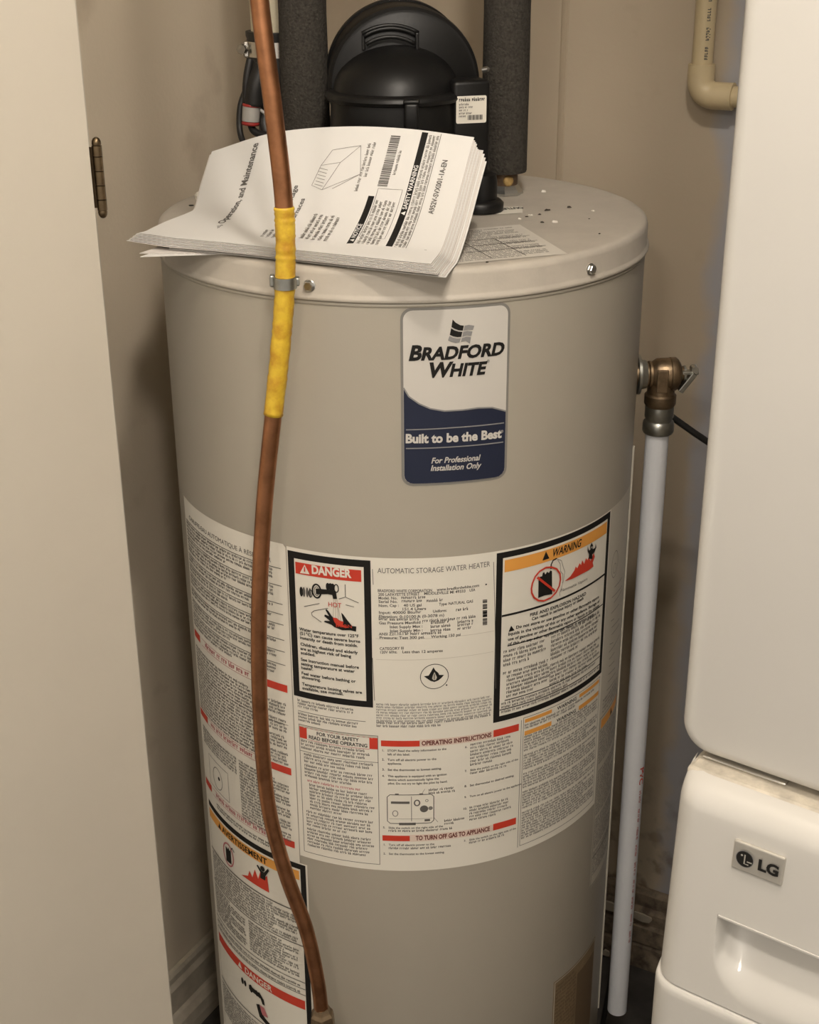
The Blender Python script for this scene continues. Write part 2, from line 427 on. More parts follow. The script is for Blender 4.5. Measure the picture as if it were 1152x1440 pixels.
def skirting(name, prof, a, b, n, m, label):
    """profile (out, z) swept from a to b; n = outward direction"""
    V = [p + n * o + Z * z for p in (a, b) for o, z in prof]; k = len(prof)
    F = [(i, i + 1, k + i + 1, k + i) for i in range(k - 1)] + [tuple(range(k))[::-1], tuple(range(k, 2 * k))]
    return tag(obj(name, V, F, m, origin=tuple((a + b) / 2)), label, kind='structure')
skirting('baseboard_left', [(0, .112), (.007, .112), (.010, .106), (.010, .096), (.015, .088), (.015, .048), (.020, .044), (.027, .034), (.030, .018), (.030, 0), (0, 0)],
         room(-.87, .001), room(-.001, .001), Bd, 'trim', 'beige moulded skirting board at the foot of the wall beside the heater')
bb = skirting('baseboard_back', [(0, .148), (.006, .148), (.010, .140), (.010, .118), (.018, .112), (.018, .104), (.011, .098), (.011, .085), (.016, .080), (.016, .050), (.013, .046), (.016, .042), (.016, .006), (.016, 0), (0, 0)],
         room(-.001, .002), room(-.001, 1.45), -Ld, 'trim_dirty', 'grimy broken skirting board at the foot of the wall behind the heater')
# chips of torn paint and old caulk on the skirting
for i, (b0, b1, z0, z1) in enumerate(((.50, .545, .095, .116), (.552, .60, .096, .113), (.47, .492, .060, .085), (.515, .53, .003, .018))):
    P = []
    rg = random.Random(i)
    for k in range(9):
        t = 2 * math.pi * k / 9; P.append((.5 * (b0 + b1) + .5 * (b1 - b0) * math.cos(t) * rg.uniform(.7, 1), .5 * (z0 + z1) + .5 * (z1 - z0) * math.sin(t) * rg.uniform(.7, 1)))
    V = [room(-.0195 - .0, b, z) for b, z in P] + [room(-.0225, b, z) for b, z in P]
    F = [tuple(range(9)), tuple(range(9, 18))[::-1]] + [(k, (k + 1) % 9, 9 + (k + 1) % 9, 9 + k) for k in range(9)]
    obj('paint_chip', V, F, 'trim', bb)

# door with hinge, and its jamb
DE = Vector((-.2905, 1.30, 0)); dd = Vector((-.72, -.694, 0)).normalized(); dn = Vector((dd.y, -dd.x, 0))   # along the leaf, towards its back
if dn.y < 0: dn = -dn
V = []
door = slab('door_1', DE + Z * .012 - Z.cross(dd) * .035, dd, Vector((0, 0, 1)).cross(dd), .72, .035, 2.02, 'door')
tag(door, 'cream painted closet door standing open', kind='structure')
dinv = door.matrix_world.inverted()
def dchild(name, V, F, m, parent=None, smooth=True):
    o = obj(name, [dinv @ Vector(v) for v in V], F, m, smooth=smooth, sharp=40); o.location = (0, 0, 0); o.parent = parent or door; return o
hp0, hp1 = aty(134.5, 205, 1.302), aty(140.5, 297, 1.302)
hx, hy, hz0, hz1 = hp0.x, 1.306, hp1.z, hp0.z
hl = box(hx - .012, hy + .002, (hz0 + hz1) / 2, .022, .0022, hz1 - hz0 - .004)
hinge = dchild('hinge', *hl, 'hinge')
tag(hinge, 'dark bronze butt hinge')
lens = [.17, .22, .22, .22, .17]; zc = hz0
for k, q in enumerate(lens):
    L_ = (hz1 - hz0) * q; rr = .0046
    dchild('knuckle', *lathe([(rr * .88, .0002), (rr, .0004), (rr, L_ - .0004), (rr * .88, L_ - .0002)], (hx, hy, zc), n=20), 'hinge', hinge); zc += L_
for zz, sg in ((hz1, 1), (hz0, -1)):
    dchild('finial', *lathe([(.0040, 0), (.0044, .0015), (.0040, .004), (.0028, .0062), (.001, .0072)], (hx, hy, zz), (0, 0, sg), n=20), 'hinge', hinge)
jb = (DE + Vector((-.05, .075, 0)))
jl = (jb - CORNER).dot(Ld); jbx = (jb - CORNER).dot(Bd)
tr = slab('trim_1', room(jl - .01, .004), Bd, Ld, jbx - .03, .09, 2.2, 'door')
tag(tr, 'cream painted jamb behind the open closet door', kind='structure')

hd = (DE - CORNER).dot(Ld)
V, F = box(*(room(hd - .03, .60, (2.10 + CEIL) / 2)), 1.196, .10, CEIL - 2.10, ex=Bd, ey=Ld)
tag(obj('wall_front', V, F, 'wall_left', origin=tuple(room(hd - .03, .60, 2.10))), 'painted lintel above the closet opening', kind='structure')
# ------------------------------------------------------------------ ceiling lamps (out of frame)
for i, (p, wt, rad) in enumerate(LAMPS):
    t = thing('ceiling_lamp', (p[0], p[1], CEIL), ('frosted round ceiling lamp just outside the closet lintel', 'frosted round ceiling lamp at the far end of the passage', 'frosted round ceiling lamp in the middle of the passage')[i], 'lamp')
    MB().add(*lathe([(.15, -.012), (.155, -.010), (.155, -.001), (.15, 0)], (p[0], p[1], CEIL - .0005), n=40)).build('base_plate', 'ceiling', t, smooth=True, sharp=40)
    l = bpy.data.lights.new('bulb', 'POINT'); l.energy = wt; l.color = LAMPCOL; l.shadow_soft_size = rad
    lo = bpy.data.objects.new('bulb', l); COL.objects.link(lo); lo.parent = t; lo.location = Vector(p) - Vector((p[0], p[1], CEIL))

# ================================================================== WATER HEATER
wh = thing('water_heater', (AX, AY, 0), 'tall beige-grey cylindrical water heater covered in warning labels', 'water heater')
A0 = (AX, AY, 0)
MB().add(*lathe([(.245, 0), (.245, .03), (.258, .034), (.26, .04), (.26, .7), (.26, 1.243)], A0, n=160, cap=False)).build('jacket', 'jacket', wh, smooth=True, sharp=40)
MB().add(*lathe([(.2600, 1.2395), (.2628, 1.2400), (.2636, 1.2415), (.2632, 1.2435), (.2620, 1.2450), (.2612, 1.2470), (.2612, 1.2640), (.2600, 1.2680), (.2575, 1.2700), (.2530, 1.2705), (.2480, 1.2700), (.0, 1.2700)], A0, n=160, cap=False)).build('lid', 'lid', wh, smooth=True, sharp=50)
MB().add(*lathe([(.2600, 1.2350), (.2610, 1.2358), (.2612, 1.2375), (.2606, 1.2388), (.2600, 1.2392)], A0, n=160, cap=False)).build('rim_bead', 'jacket', wh, smooth=True)
LIDZ = 1.2702
# jacket seam strip on the right side
V = []; F = []
for j in range(2):
    for (s, off) in ((.349, .0002), (.3495, .0022), (.3535, .0022), (.354, .0002)):
        V.append(cylmap(s, (.215, 1.02)[j], off))
F = [(i, i + 1, 5 + i, 4 + i) for i in range(3)] + [(3, 2, 1, 0), (4, 5, 6, 7)]
obj('jacket_seam', V, F, 'label_gray', wh)
# screws
for (x, y) in ((436, 401), (829, 378)):
    s, z = cyl(x, y); th = s / R; n = Vector((math.sin(th), -math.cos(th), 0)); p = Vector(cylmap(s, z, .001))
    sc_ = MB().add(*lathe([(.0058, 0), (.0058, .0008), (.0050, .0012)], p, n, n=24)).add(*lathe([(.0046, .0010), (.0046, .0040), (.0040, .0047)], p, n, n=6)).build('screw', 'steel', wh)
# plug cap on the left of the lid
pc = Vector((-.222, 1.588, LIDZ))
MB().add(*lathe([(.0185, 0), (.0185, .004), (.0165, .006), (.0135, .006), (.0130, .003), (.0, .003)], pc, n=36, cap=False)).build('plug_cap', 'label', wh, smooth=True, sharp=40)
hp = atz(269, 289, LIDZ)
MB().add(*lathe([(.0028, 0), (.0028, .0005)], hp, n=12)).build('lid_hole', 'ink', wh)
hp = atz(685, 369, LIDZ)

# ---- brand sticker -------------------------------------------------
B_ = Flat(.005)
X0, X1, Y0, Y1 = -.0022, .1030, 1.0585, 1.2353
B_.rrect(X0, X1, Y0, Y1, .011, .0004, 'sticker_rim')
brand = B_.build('brand_sticker', wh, cylmap)
f = Flat(.005); f.rrect(X0 + .0025, X1 - .0025, Y0 + .0025, Y1 - .0025, .009, .0007, 'sticker_white'); f.build('sticker_field', brand, cylmap)
def wave(t): # lower edge of the white field
    P = [cyl(*p) for p in ((564.5, 545), (575, 557), (589, 567), (605, 574), (625, 577.5), (650, 576), (672, 573), (692, 572.5), (714, 577))]
    return P
wv = wave(0)
f = Flat(.005)
xa, xb, ya = X0 + .0027, X1 - .0027, Y0 + .0027
pts = [(xa, wv[0][1])] + [p for p in wv if xa < p[0] < xb] + [(xb, wv[-1][1])]
rr = .0088
pts += [(xb, ya + rr)] + [(xb - rr + rr * math.cos(math.radians(-a)), ya + rr + rr * math.sin(math.radians(-a))) for a in (20, 45, 70, 90)]
pts += [(xa + rr, ya)] + [(xa + rr - rr * math.sin(math.radians(a)), ya + rr - rr * math.cos(math.radians(a))) for a in (20, 45, 70, 90)]
f.poly(pts, .0010, 'navy')
f.build('navy_field', brand, cylmap)
f = Flat(.005); f.line(pts[:len([p for p in wv if xa < p[0] < xb]) + 2], .0014, .0012, 'gray_ink')
# flag emblem
def cB(cx, cy): return cyl(540 + cx * .2014, 410 + cy * .2014)
def stripe(top, bot, m):
    f.poly([cB(*p) for p in top] + [cB(*p) for p in reversed(bot)], .0012, m)
stripe([(478, 192), (500, 215), (530, 232), (556, 236)], [(470, 245), (492, 258), (520, 268), (549, 270)], 'ink')
stripe([(562, 236), (590, 230), (629, 236)], [(555, 270), (585, 264), (618, 266)], 'gray_ink')
stripe([(468, 254), (490, 268), (520, 277), (546, 279)], [(458, 300), (482, 310), (512, 316), (538, 314)], 'ink')
stripe([(552, 279), (582, 272), (616, 276)], [(545, 313), (575, 304), (608, 306)], 'gray_ink')
stripe([(456, 308), (482, 320), (512, 325), (536, 323)], [(446, 338), (470, 350), (500, 356), (526, 352)], 'gray_ink')
stripe([(542, 322), (574, 313), (606, 316)], [(535, 350), (568, 342), (598, 362)], 'gray_ink')
f.build('flag_emblem', brand, cylmap)
f = Flat(.005)
tline(f, (574, 506), (707, 497.5), 'BRADFORD', .0115, 'ink', .0012, 2, .22, big=1.18)
tline(f, (601, 530), (681, 525), 'WHITE', .0115, 'ink', .0012, 2, .22, big=1.18)
tline(f, (684, 509.5), (688, 509.2), '®', .0028, 'ink', .0012)
f.build('brand_lettering', brand, cylmap)
f = Flat(.005)
tline(f, (570, 622), (704, 614.5), 'Built to be the Best', .0085, 'sticker_white', .0013, 2)
tline(f, (703, 608), (707, 607.8), '®', .0026, 'sticker_white', .0013)
tline(f, (606, 651), (674, 646.3), 'For Professional', .0056, 'sticker_white', .0013, 1, .25)
tline(f, (605, 661.5), (675, 657), 'Installation Only', .0056, 'sticker_white', .0013, 1, .25)
f.build('slogan_lettering', brand, cylmap)
for P in (((571, 603.8), (600, 603), (640, 600.5), (708, 594)), ((571, 630), (600, 629.5), (640, 627.5), (707, 621))):
    f = Flat(.005); f.line([cyl(*p) for p in P], .0011, .0013, 'gray_ink'); f.build('slogan_rule', brand, cylmap)

# ---- english label -------------------------------------------------
W1, W2, W3 = .0005, .0008, .0011
f = Flat(.006)
f.poly([(-.1235, .982), (-.1235, .601), (.290, .601), (.290, .979)][::-1], .0003, 'label')
eng = f.build('instruction_label', wh, cylmap)
# danger panel
f = Flat(.005); f.rect(-.1222, -.0338, .8085, .9780, W1, 'ink'); dp = f.build('danger_panel', eng, cylmap)
f = Flat(.005); f.rect(-.1148, -.0407, .8160, .9705, W2, 'label'); f.build('danger_field', eng, cylmap)
f = Flat(.005); f.rect(-.1134, -.0432, .9540, .9670, W3, 'red'); f.build('danger_banner', eng, cylmap)
f = Flat(.005)
def cD(cx, cy): return cyl(410 + cx * .1528, 780 + cy * .1528)
T2 = .0014
f.poly([cD(84, 163), cD(172, 176), cD(126, 86)], T2, 'label')
f.poly([cD(120, 150), cD(134, 152), cD(130, 105), cD(122, 104)], T2 + .0003, 'red')
tline(f, (410 + 190 * .1528, 780 + 166 * .1528), (410 + 548 * .1528, 780 + 206 * .1528), 'DANGER', .0088, 'label', T2, 2)
f.build('danger_word', eng, cylmap)
f = Flat(.005)
DT = [('Water temperature over 125°F', 80, 690, 622, 758), ('(51°C) can cause severe burns', 82, 728, 636, 806), ('instantly or death from scalds.', 84, 768, 614, 845),
      ('Children, disabled and elderly', 88, 828, 612, 908), ('are at highest risk of being', 88, 868, 552, 942), ('scalded.', 92, 908, 225, 932),
      ('See instruction manual before', 92, 968, 624, 1044), ('setting temperature at water', 94, 1008, 585, 1080), ('heater.', 96, 1046, 205, 1062),
      ('Feel water before bathing or', 98, 1095, 594, 1172), ('showering.', 100, 1132, 275, 1162),
      ('Temperature limiting valves are', 104, 1194, 652, 1274), ('available, see manual.', 106, 1232, 484, 1288)]
for st, a, b, c, d in DT:
    tline(f, (410 + a * .1528, 780 + b * .1528), (410 + c * .1528, 780 + d * .1528), st, .0034, 'ink', T2, 1)
f.build('danger_lettering', eng, cylmap)
f = Flat(.005)
tline(f, (410 + 342 * .1528, 780 + 468 * .1528), (410 + 466 * .1528, 780 + 482 * .1528), 'HOT', .0052, 'red', T2 + .0006, 0)
tline(f, (410 + 412 * .1528, 780 + 655 * .1528), (410 + 565 * .1528, 780 + 668 * .1528), 'BURN', .0036, 'red', T2 + .0006, 0)
f.build('scald_lettering', eng, cylmap)
f = Flat(.005)
for (cx, cy, rx) in ((96, 335, 17), (120, 338, 13), (150, 342, 12), (176, 346, 10)):
    a = cD(cx, cy); f.disc(a[0], a[1], .0056, T2, 'ink' if cx < 100 else 'ink_mid', 18, rx / 48, 1)
a = cD(180, 350); f.ring(a[0], a[1], .0042, .0008, T2 + .0002, 'ink', sx=.45)
a = cD(236, 330); f.ring(a[0], a[1], .0076, .0018, T2, 'ink', sx=.6); f.ring(a[0], a[1], .0050, .0006, T2, 'ink', sx=.5)
pxl(f, cD, T2 + .0002, 'ink', [(228, 305), (300, 312), (392, 318), (415, 345), (424, 402), (388, 402), (380, 365), (340, 358), (232, 358)])
for cx, cy in ((338, 288), (362, 290), (384, 294)):
    a = cD(cx, cy); f.disc(a[0], a[1], .0042, T2, 'ink', 16, .5, 1)
a = cD(416, 305); f.ring(a[0], a[1], .0044, .0010, T2, 'ink', sx=.5)
for P in ([(497, 268), (500, 385)], [(500, 385), (440, 402)], [(500, 385), (620, 438)], [(122, 472), (262, 444)], [(502, 456), (578, 476)], [(340, 488), (215, 510), (190, 530), (196, 556), (280, 615)]):
    pxl(f, cD, T2, 'ink_mid', P, .0007)
# hand under the water jet
pxl(f, cD, T2, 'ink', [(375, 560), (345, 515), (325, 495), (318, 505), (350, 560), (312, 545), (306, 560), (360, 605), (312, 602), (302, 612), (372, 640), (400, 662), (470, 690), (545, 690), (597, 702), (600, 655), (560, 650), (520, 600), (480, 545), (462, 528), (470, 570), (480, 610), (430, 600)])
pxl(f, cD, T2 + .0003, 'red', [(386, 572), (420, 576), (450, 600), (484, 612), (476, 640), (540, 662), (500, 668), (420, 640), (398, 610)])
for P in ([(395, 400), (388, 570)], [(410, 404), (412, 575)], [(424, 404), (436, 590)], [(432, 470), (460, 600)]):
    pxl(f, cD, T2 + .0004, 'label_gray', P, .0008)
f.build('scald_pictogram', eng, cylmap)

# data plate between the two panels
f = Flat(.005)
tline(f, (531, 805.5), (689, 796), 'AUTOMATIC STORAGE WATER HEATER', .0056, 'ink_mid', W1)
def cA(cx, cy): return cyl(520 + cx * .15625, 780 + cy * .15625)
DL = [('BRADFORD WHITE CORPORATION', 72, 333, 562, 330), ('www.bradfordwhite.com', 604, 325, 985, 285), ('200 LAFAYETTE STREET', 78, 368, 450, 362), ('MIDDLEVILLE MI 49333', 488, 360, 862, 336), ('USA', 895, 330, 948, 325),
      ('Model. No.', 78, 400, 250, 400), ('Serial No.', 80, 432, 252, 432), ('Nom. Cap :', 80, 468, 262, 466), ('40 US gal', 305, 466, 468, 462), ('Type: NATURAL GAS', 622, 456, 930, 428),
      ('151.4 Liters', 288, 500, 508, 494), ('Input: 40000 Btu/hr', 82, 530, 462, 524), ('Uniform:', 568, 520, 694, 510), ('Elevation: 0-10100 ft (0-3078 m)', 82, 564, 672, 552),
      ('Gas Pressure Manifold :', 84, 624, 480, 616), ('Inlet Supply Max :', 180, 660, 476, 652), ('Inlet Supply Min :', 182, 696, 478, 688),
      ('ANSI Z21.10.1', 84, 724, 310, 720), ('Pressure: Test 300 psi.', 88, 756, 496, 750), ('Working 150 psi', 552, 748, 818, 728), ('CATEGORY III', 90, 856, 308, 850), ('120V 60hz.', 90, 888, 250, 884), ('Less than 12 amperes', 292, 884, 658, 872)]
for st, a, b, c, d in DL:
    tline(f, (520 + a * .15625, 780 + b * .15625), (520 + c * .15625, 780 + d * .15625), st, .0030, 'ink_mid', W1, 1)
for k, (a, b, c) in enumerate(((285, 398, 508), (288, 430, 470), (512, 424, 672), (776, 505, 886), (82, 592, 450), (475, 588, 962), (550, 620, 725), (548, 655, 725), (548, 690, 725), (790, 612, 940), (790, 640, 940), (790, 672, 940), (320, 718, 660))):
    p, q = cA(a, b), cA(c, b - 8); f.fine(p[0], q[0], (p[1] + q[1]) / 2, .0026, 'ink_mid', W1, 500 + k)
for k in range(22):   # narrow barcode
    if k in (3, 8, 15): continue
    a = cA(1016, 408 + k * 10.6); b = cA(1056, 404 + k * 10.6)
    f.line([a, b], .0014 if k % 3 else .0009, W1, 'ink' if 6 < k < 15 else 'ink_mid')
a = cA(1047, 266); f.disc(a[0], a[1], .0009, W1, 'ink', 10)
for P in ([(524, 800), (525, 822)], [(524, 925), (527, 985)], [(694, 790), (696, 870), (697, 968)]):
    f.line([cyl(*p) for p in P], .0006, W1, 'ink_mid')
f.rect(-.030, .093, .8905 - .0003, .8905 + .0001, W1, 'label_gray'); f.rect(-.030, .093, .8660, .8664, W1, 'label_gray')
for i in range(7):
    f.fine(-.0305, .0925, .8135 - i * .0033 - .0016, .0021, 'ink_gray', W1, 40 + i)
for i in range(2):
    f.fine(-.0305, .0925, .7895 - i * .0040, .0024, 'ink_mid', W1, 50 + i, 1 if i == 0 else .55)
f.build('data_plate_print', eng, cylmap)
# round flame certification mark
f = Flat(.004); c0 = cyl(611, 951)
f.ring(c0[0], c0[1], .0145, .0007, W1, 'ink')
def F_(x, y): return (c0[0] + x * .001, c0[1] + y * .001)
f.poly([F_(-11, 1), F_(-6, 1.5), F_(-4, 5), F_(-1, 11), F_(1, 7), F_(4, 4), F_(5, 1.5), F_(10, 1), F_(7, -2.5), F_(4, -5), F_(0, -6.5), F_(-4, -5), F_(-7, -2.5)], W1, 'ink')
f.poly([F_(-2.5, -2), F_(-1.5, 2), F_(0, 5.5), F_(1.2, 2.5), F_(2.6, -1), F_(1.5, -4), F_(-1.2, -4)], W2, 'label_gray')
f.line([F_(-.2, -3), F_(-.1, 3)], .0008, W2 + .0002, 'ink')
a = cyl(628, 963); f.disc(a[0], a[1], .0009, W1, 'ink', 10)
f.build('certification_mark', eng, cylmap)

# warning panel (fire)
f = Flat(.006); f.rect(.0943, .2620, .7795, .9780, W1, 'ink'); f.build('warning_panel', eng, cylmap)
f = Flat(.006); f.rect(.1012, .2550, .7865, .9715, W2, 'label'); f.build('warning_field', eng, cylmap)
f = Flat(.006); f.rect(.1030, .2535, .9555, .9690, W3, 'orange'); f.build('warning_banner', eng, cylmap)
f = Flat(.005)
def cW(cx, cy): return cyl(700 + cx * .1806, 740 + cy * .1806)
f.poly([cW(342, 264), cW(396, 246), cW(370, 192)], T2, 'ink')
tline(f, (700 + 416 * .1806, 740 + 236 * .1806), (700 + 640 * .1806, 740 + 152 * .1806), 'WARNING', .0082, 'ink', T2, 1, .25)
f.rect(.1012, .2550, .9048, .9072, W3, 'ink')
WL = [('FIRE AND EXPLOSION HAZARD', 244, 700, 680, 530, .0036, 1), ('Can result in serious injury or death', 260, 730, 660, 566, .0034, 0),
      ('Do not store or use gasoline or other flammable vapors', 136, 795, 780, 555, .0034, 0), ('liquids in the vicinity of this or any other appliance. Storage of', 76, 848, 782, 590, .0034, 0), ('use of gasoline or other flammable vapors or liquids in the vicinity', 74, 888, 782, 622, .0034, 0), ('of this or any other appliance can result in serious injury', 74, 926, 740, 690, .0034, 0)]
for st, a, b, c, d, h, bo in WL:
    tline(f, (700 + a * .1806, 740 + b * .1806), (700 + c * .1806, 740 + d * .1806), st, h, 'ink', T2, 1)
f.poly([cW(80, 818), cW(126, 806), cW(100, 770)], T2, 'ink')
f.rect(.1085, .2540, .8690, .8702, W3, 'ink')
y = .8670
f.para(.1040, .1580, .8650, 4, .0052, .0030, 'ink_mid', T2, 11)
f.para(.1640, .2520, .8655, 6, .0052, .0030, 'ink_mid', T2, 12, .5)
f.para(.1040, .1620, .8395, 1, .005, .0030, 'ink_mid', T2, 13, 1)
f.para(.1085, .1650, .8345, 6, .0048, .0028, 'ink_mid', T2, 14)
f.para(.1640, .2520, .8315, 6, .0048, .0028, 'ink_mid', T2, 15, .7)
f.rect(.1070, .2540, .8040, .8050, W3, 'ink')
f.para(.1030, .2530, .8025, 2, .0042, .0026, 'ink_mid', T2, 16)
f.rect(.1012, .2550, .7935, .7946, W3, 'ink')
f.para(.1030, .2530, .7925, 1, .0042, .0026, 'ink_mid', T2, 17, 1)
f.build('warning_lettering', eng, cylmap)
f = Flat(.005)
def nogas(f, cm, T):
    pxl(f, cm, T, 'ink', [(312, 395), (340, 385), (345, 360), (356, 352), (364, 372), (380, 350), (392, 360), (404, 340), (416, 345), (418, 525), (360, 535), (310, 555)])
nogas(f, cW, T2)
P = [(255, 480), (262, 440), (285, 385), (320, 345), (365, 318), (410, 314), (450, 328), (476, 365), (480, 410), (470, 460), (445, 510), (405, 552), (350, 576), (310, 574), (275, 550), (258, 515)]
f.line([cW(*p) for p in P], .0020, T2 + .0005, 'red', True)
f.line([cW(300, 392), cW(436, 500)], .0026, T2 + .0006, 'red')
pxl(f, cW, T2, 'ink', [(408, 330), (410, 295), (425, 262), (452, 248)], .0016)
pxl(f, cW, T2, 'ink_gray', [(452, 248), (490, 265), (505, 320), (515, 350), (505, 420), (490, 480), (475, 510), (478, 540)], .0006)
pxl(f, cW, T2, 'ink_gray', [(460, 258), (480, 290), (482, 345), (500, 370), (498, 440)], .0006)
pxl(f, cW, T2, 'red', [(515, 425), (560, 385), (590, 340), (600, 310), (612, 325), (630, 285), (642, 300), (650, 260), (665, 290), (680, 245), (690, 262), (700, 240), (715, 268), (740, 205), (748, 235), (732, 280), (738, 310), (700, 340), (640, 372), (570, 408)])
pxl(f, cW, T2 + .0004, 'ink', [(698, 250), (702, 215), (690, 190), (690, 152), (700, 185), (712, 178), (710, 150), (722, 124), (732, 145), (730, 175), (748, 165), (752, 130), (758, 160), (742, 200), (726, 215), (728, 250)])
a = cW(722, 160); f.disc(a[0], a[1], .0013, T2 + .0006, 'label', 10, .6, 1)
tline(f, (700 + 480 * .1806, 740 + 510 * .1806), (700 + 690 * .1806, 740 + 415 * .1806), 'Flammable Vapors', .0030, 'ink_mid', T2, 0, .2)
f.build('fire_pictogram', eng, cylmap)

# lower left column: safety panel
f = Flat(.006)
f.frame(-.1180, -.0292, .6085, .7745, .0006, W1, 'ink_mid')
f.rect(-.1174, -.0298, .7710, .7738, W1, 'label_gray')
f.rect(-.1172, -.1085, .7575, .7715, W1, 'red'); f.rect(-.0385, -.0298, .7575, .7715, W1, 'red')
f.rect(-.1085, -.0385, .7568, .7574, W1, 'pink_ink'); f.rect(-.1085, -.0385, .7714, .7720, W1, 'pink_ink')
f.build('safety_frame', eng, cylmap)
f = Flat(.005)
f.text(-.0735, .7652, 'FOR YOUR SAFETY', .0042, 'ink', W1, .047, 1, 0, .5)
f.text(-.0735, .7590, 'READ BEFORE OPERATING', .0042, 'ink', W1, .066, 1, 0, .5)
f.para(-.1160, -.0330, .7555, 3, .0043, .0026, 'ink_mid', W1, 21, .9)
f.rect(-.1175, -.0295, .7408, .7414, W1, 'ink_mid')
f.para(-.1130, -.0320, .7390, 3, .0043, .0026, 'ink_mid', W1, 22)
f.para(-.1130, -.0340, .7250, 4, .0043, .0026, 'ink_mid', W1, 23, .7)
f.para(-.1100, -.0480, .7060, 1, .004, .0026, 'pink_ink', W1, 24, 1)
f.para(-.1080, -.0330, .7010, 8, .0043, .0026, 'ink_mid', W1, 25, .5)
f.para(-.1130, -.0330, .6650, 5, .0043, .0026, 'ink_mid', W1, 26)
f.para(-.1130, -.0330, .6420, 6, .0043, .0026, 'ink_mid', W1, 27, .9)
f.para(-.1180, -.0480, .8050, 3, .0038, .0024, 'ink_mid', W1, 28, .35)
f.rect(-.1180, -.0420, .7905, .7911, W1, 'ink_mid')
f.para(-.1180, -.0460, .7885, 3, .0038, .0024, 'ink_mid', W1, 29, .4)
f.build('safety_print', eng, cylmap)
# operating instructions
f = Flat(.006)
for q_ in ((-.0262, .0145, .7618, .7690), (.0950, .1255, .7618, .7705), (-.0262, .0035, .6408, .6480), (.0970, .1255, .6408, .6495)):
    f = Flat(.006); f.rect(*q_, W1, 'red'); f.build('instruction_bar', eng, cylmap)
for q_ in ((.0145, .0950, .7612, .7700), (.0035, .0970, .6402, .6490)):
    f = Flat(.006); f.rect(*q_, W1 - .0001, 'pale_pink'); f.build('heading_band', eng, cylmap)
f = Flat(.005)
f.text(.0165, .7630, 'OPERATING INSTRUCTIONS', .0052, 'maroon', W1, .076, 2)
f.text(.0100, .6420, 'TO TURN OFF GAS TO APPLIANCE', .0054, 'maroon', W1, .083, 2)
def item(x, z, n, lines, wd=None, h=.0026):
    f.text(x - .006, z, n, h, 'ink_mid', W1, None, 1)
    for i, l in enumerate(lines): f.text(x, z - i * .0046, l, h, 'ink_mid', W1, None, 1)
item(-.0195, .7555, '1.', ['STOP! Read the safety information to the', 'left of this label.'], h=.0025)
item(-.0195, .7440, '2.', ['Turn off all electric power to the', 'appliance.'])
item(-.0195, .7315, '3.', ['Set the thermostat to lowest setting.'])
item(-.0195, .7235, '4.', ['This appliance is equipped with an ignition', 'device which automatically lights the', 'pilot. Do not try to light the pilot by hand.'], h=.0025)
item(-.0195, .6570, '5.', ['Slide the switch on the right side of the'], h=.0025)
f.fine(-.0195, .05, .6530, .0024, 'ink_mid', W1, 61)
item(-.0195, .6345, '1.', ['Turn off all electric power to the'], h=.0025)
f.fine(-.0195, .052, .6300, .0024, 'ink_mid', W1, 62)
item(-.0195, .6225, '2.', ['Set the thermostat to the lowest setting.'], h=.0025)
item(.0690, .6340, '3.', ['Slide the switch on the right side of the'], h=.0024)
f.fine(.069, .112, .6300, .0024, 'ink_mid', W1, 63)
f.text(.0630, .7545, '6.', .0026, 'ink_mid', W1, None, 1); f.para(.0690, .1220, .7590, 7, .0042, .0025, 'ink_mid', W1, 31, .5)
item(.0690, .7245, '7.', ['Slide the switch on the right side of the'], h=.0024); f.fine(.069, .112, .7205, .0024, 'ink_mid', W1, 64)
item(.0690, .7050, '8.', ['Set thermostat to desired setting.'], h=.0026)
item(.0690, .6910, '9.', ['Turn on all electric power to the appliance.'], h=.0024)
f.text(.0615, .6760, '10.', .0026, 'ink_mid', W1, None, 1); f.para(.0690, .1200, .6790, 5, .0040, .0024, 'ink_mid', W1, 32, .6)
f.para(.0240, .0560, .7075, 2, .0040, .0024, 'ink_mid', W1, 33, .9)
f.para(.0410, .0650, .6660, 2, .0040, .0024, 'ink_mid', W1, 34, .5)
f.rect(.1283, .1289, .6080, .7740, W1, 'ink_mid')
f.build('instruction_print', eng, cylmap)
# gas control drawing
f = Flat(.005)
x0, x1, z0, z1 = -.0205, .0295, .6640, .7010
f.line([(x0 + .003, z1), (x1 - .003, z1), (x1, z1 - .003), (x1, z0 + .003), (x1 - .003, z0), (x0 + .003, z0), (x0, z0 + .003), (x0, z1 - .003)], .0009, W1, 'ink_mid', True)
f.line([(x0 + .002, z0 + .006), (x1 - .002, z0 + .006)], .0004, W1, 'ink_gray'); f.line([(.0055, z0 + .003), (.0055, z1 - .002)], .0006, W1, 'ink_mid')
f.rect(-.0165, .0035, .6895, .6925, W1, 'ink_mid'); f.ring(.0115, .6905, .0035, .0014, W1, 'ink_mid', sx=.8); f.disc(.0190, .6825, .0045, W1, 'ink_mid', 12); f.disc(.0260, .683, .0025, W1, 'ink_gray', 10)
f.ring(.022, .693, .0014, .0007, W1, 'ink_gray'); f.rect(.0195, .0255, .6662, .6690, W1, 'ink_mid'); f.ring(-.0120, .6770, .0028, .0009, W1, 'ink_gray', sy=1.3)
f.rect(-.0080, .0100, .6618, .6650, W1, 'ink_mid'); f.rect(-.012, -.008, .7008, .7026, W1, 'ink_mid'); f.rect(.014, .018, .7008, .7026, W1, 'ink_mid')
f.line([(.0165, .7020), (.0200, .7080)], .0004, W1, 'ink_gray'); f.line([(.0300, .670), (.0340, .664)], .0004, W1, 'ink_gray')
f.build('gas_control_drawing', eng, cylmap)
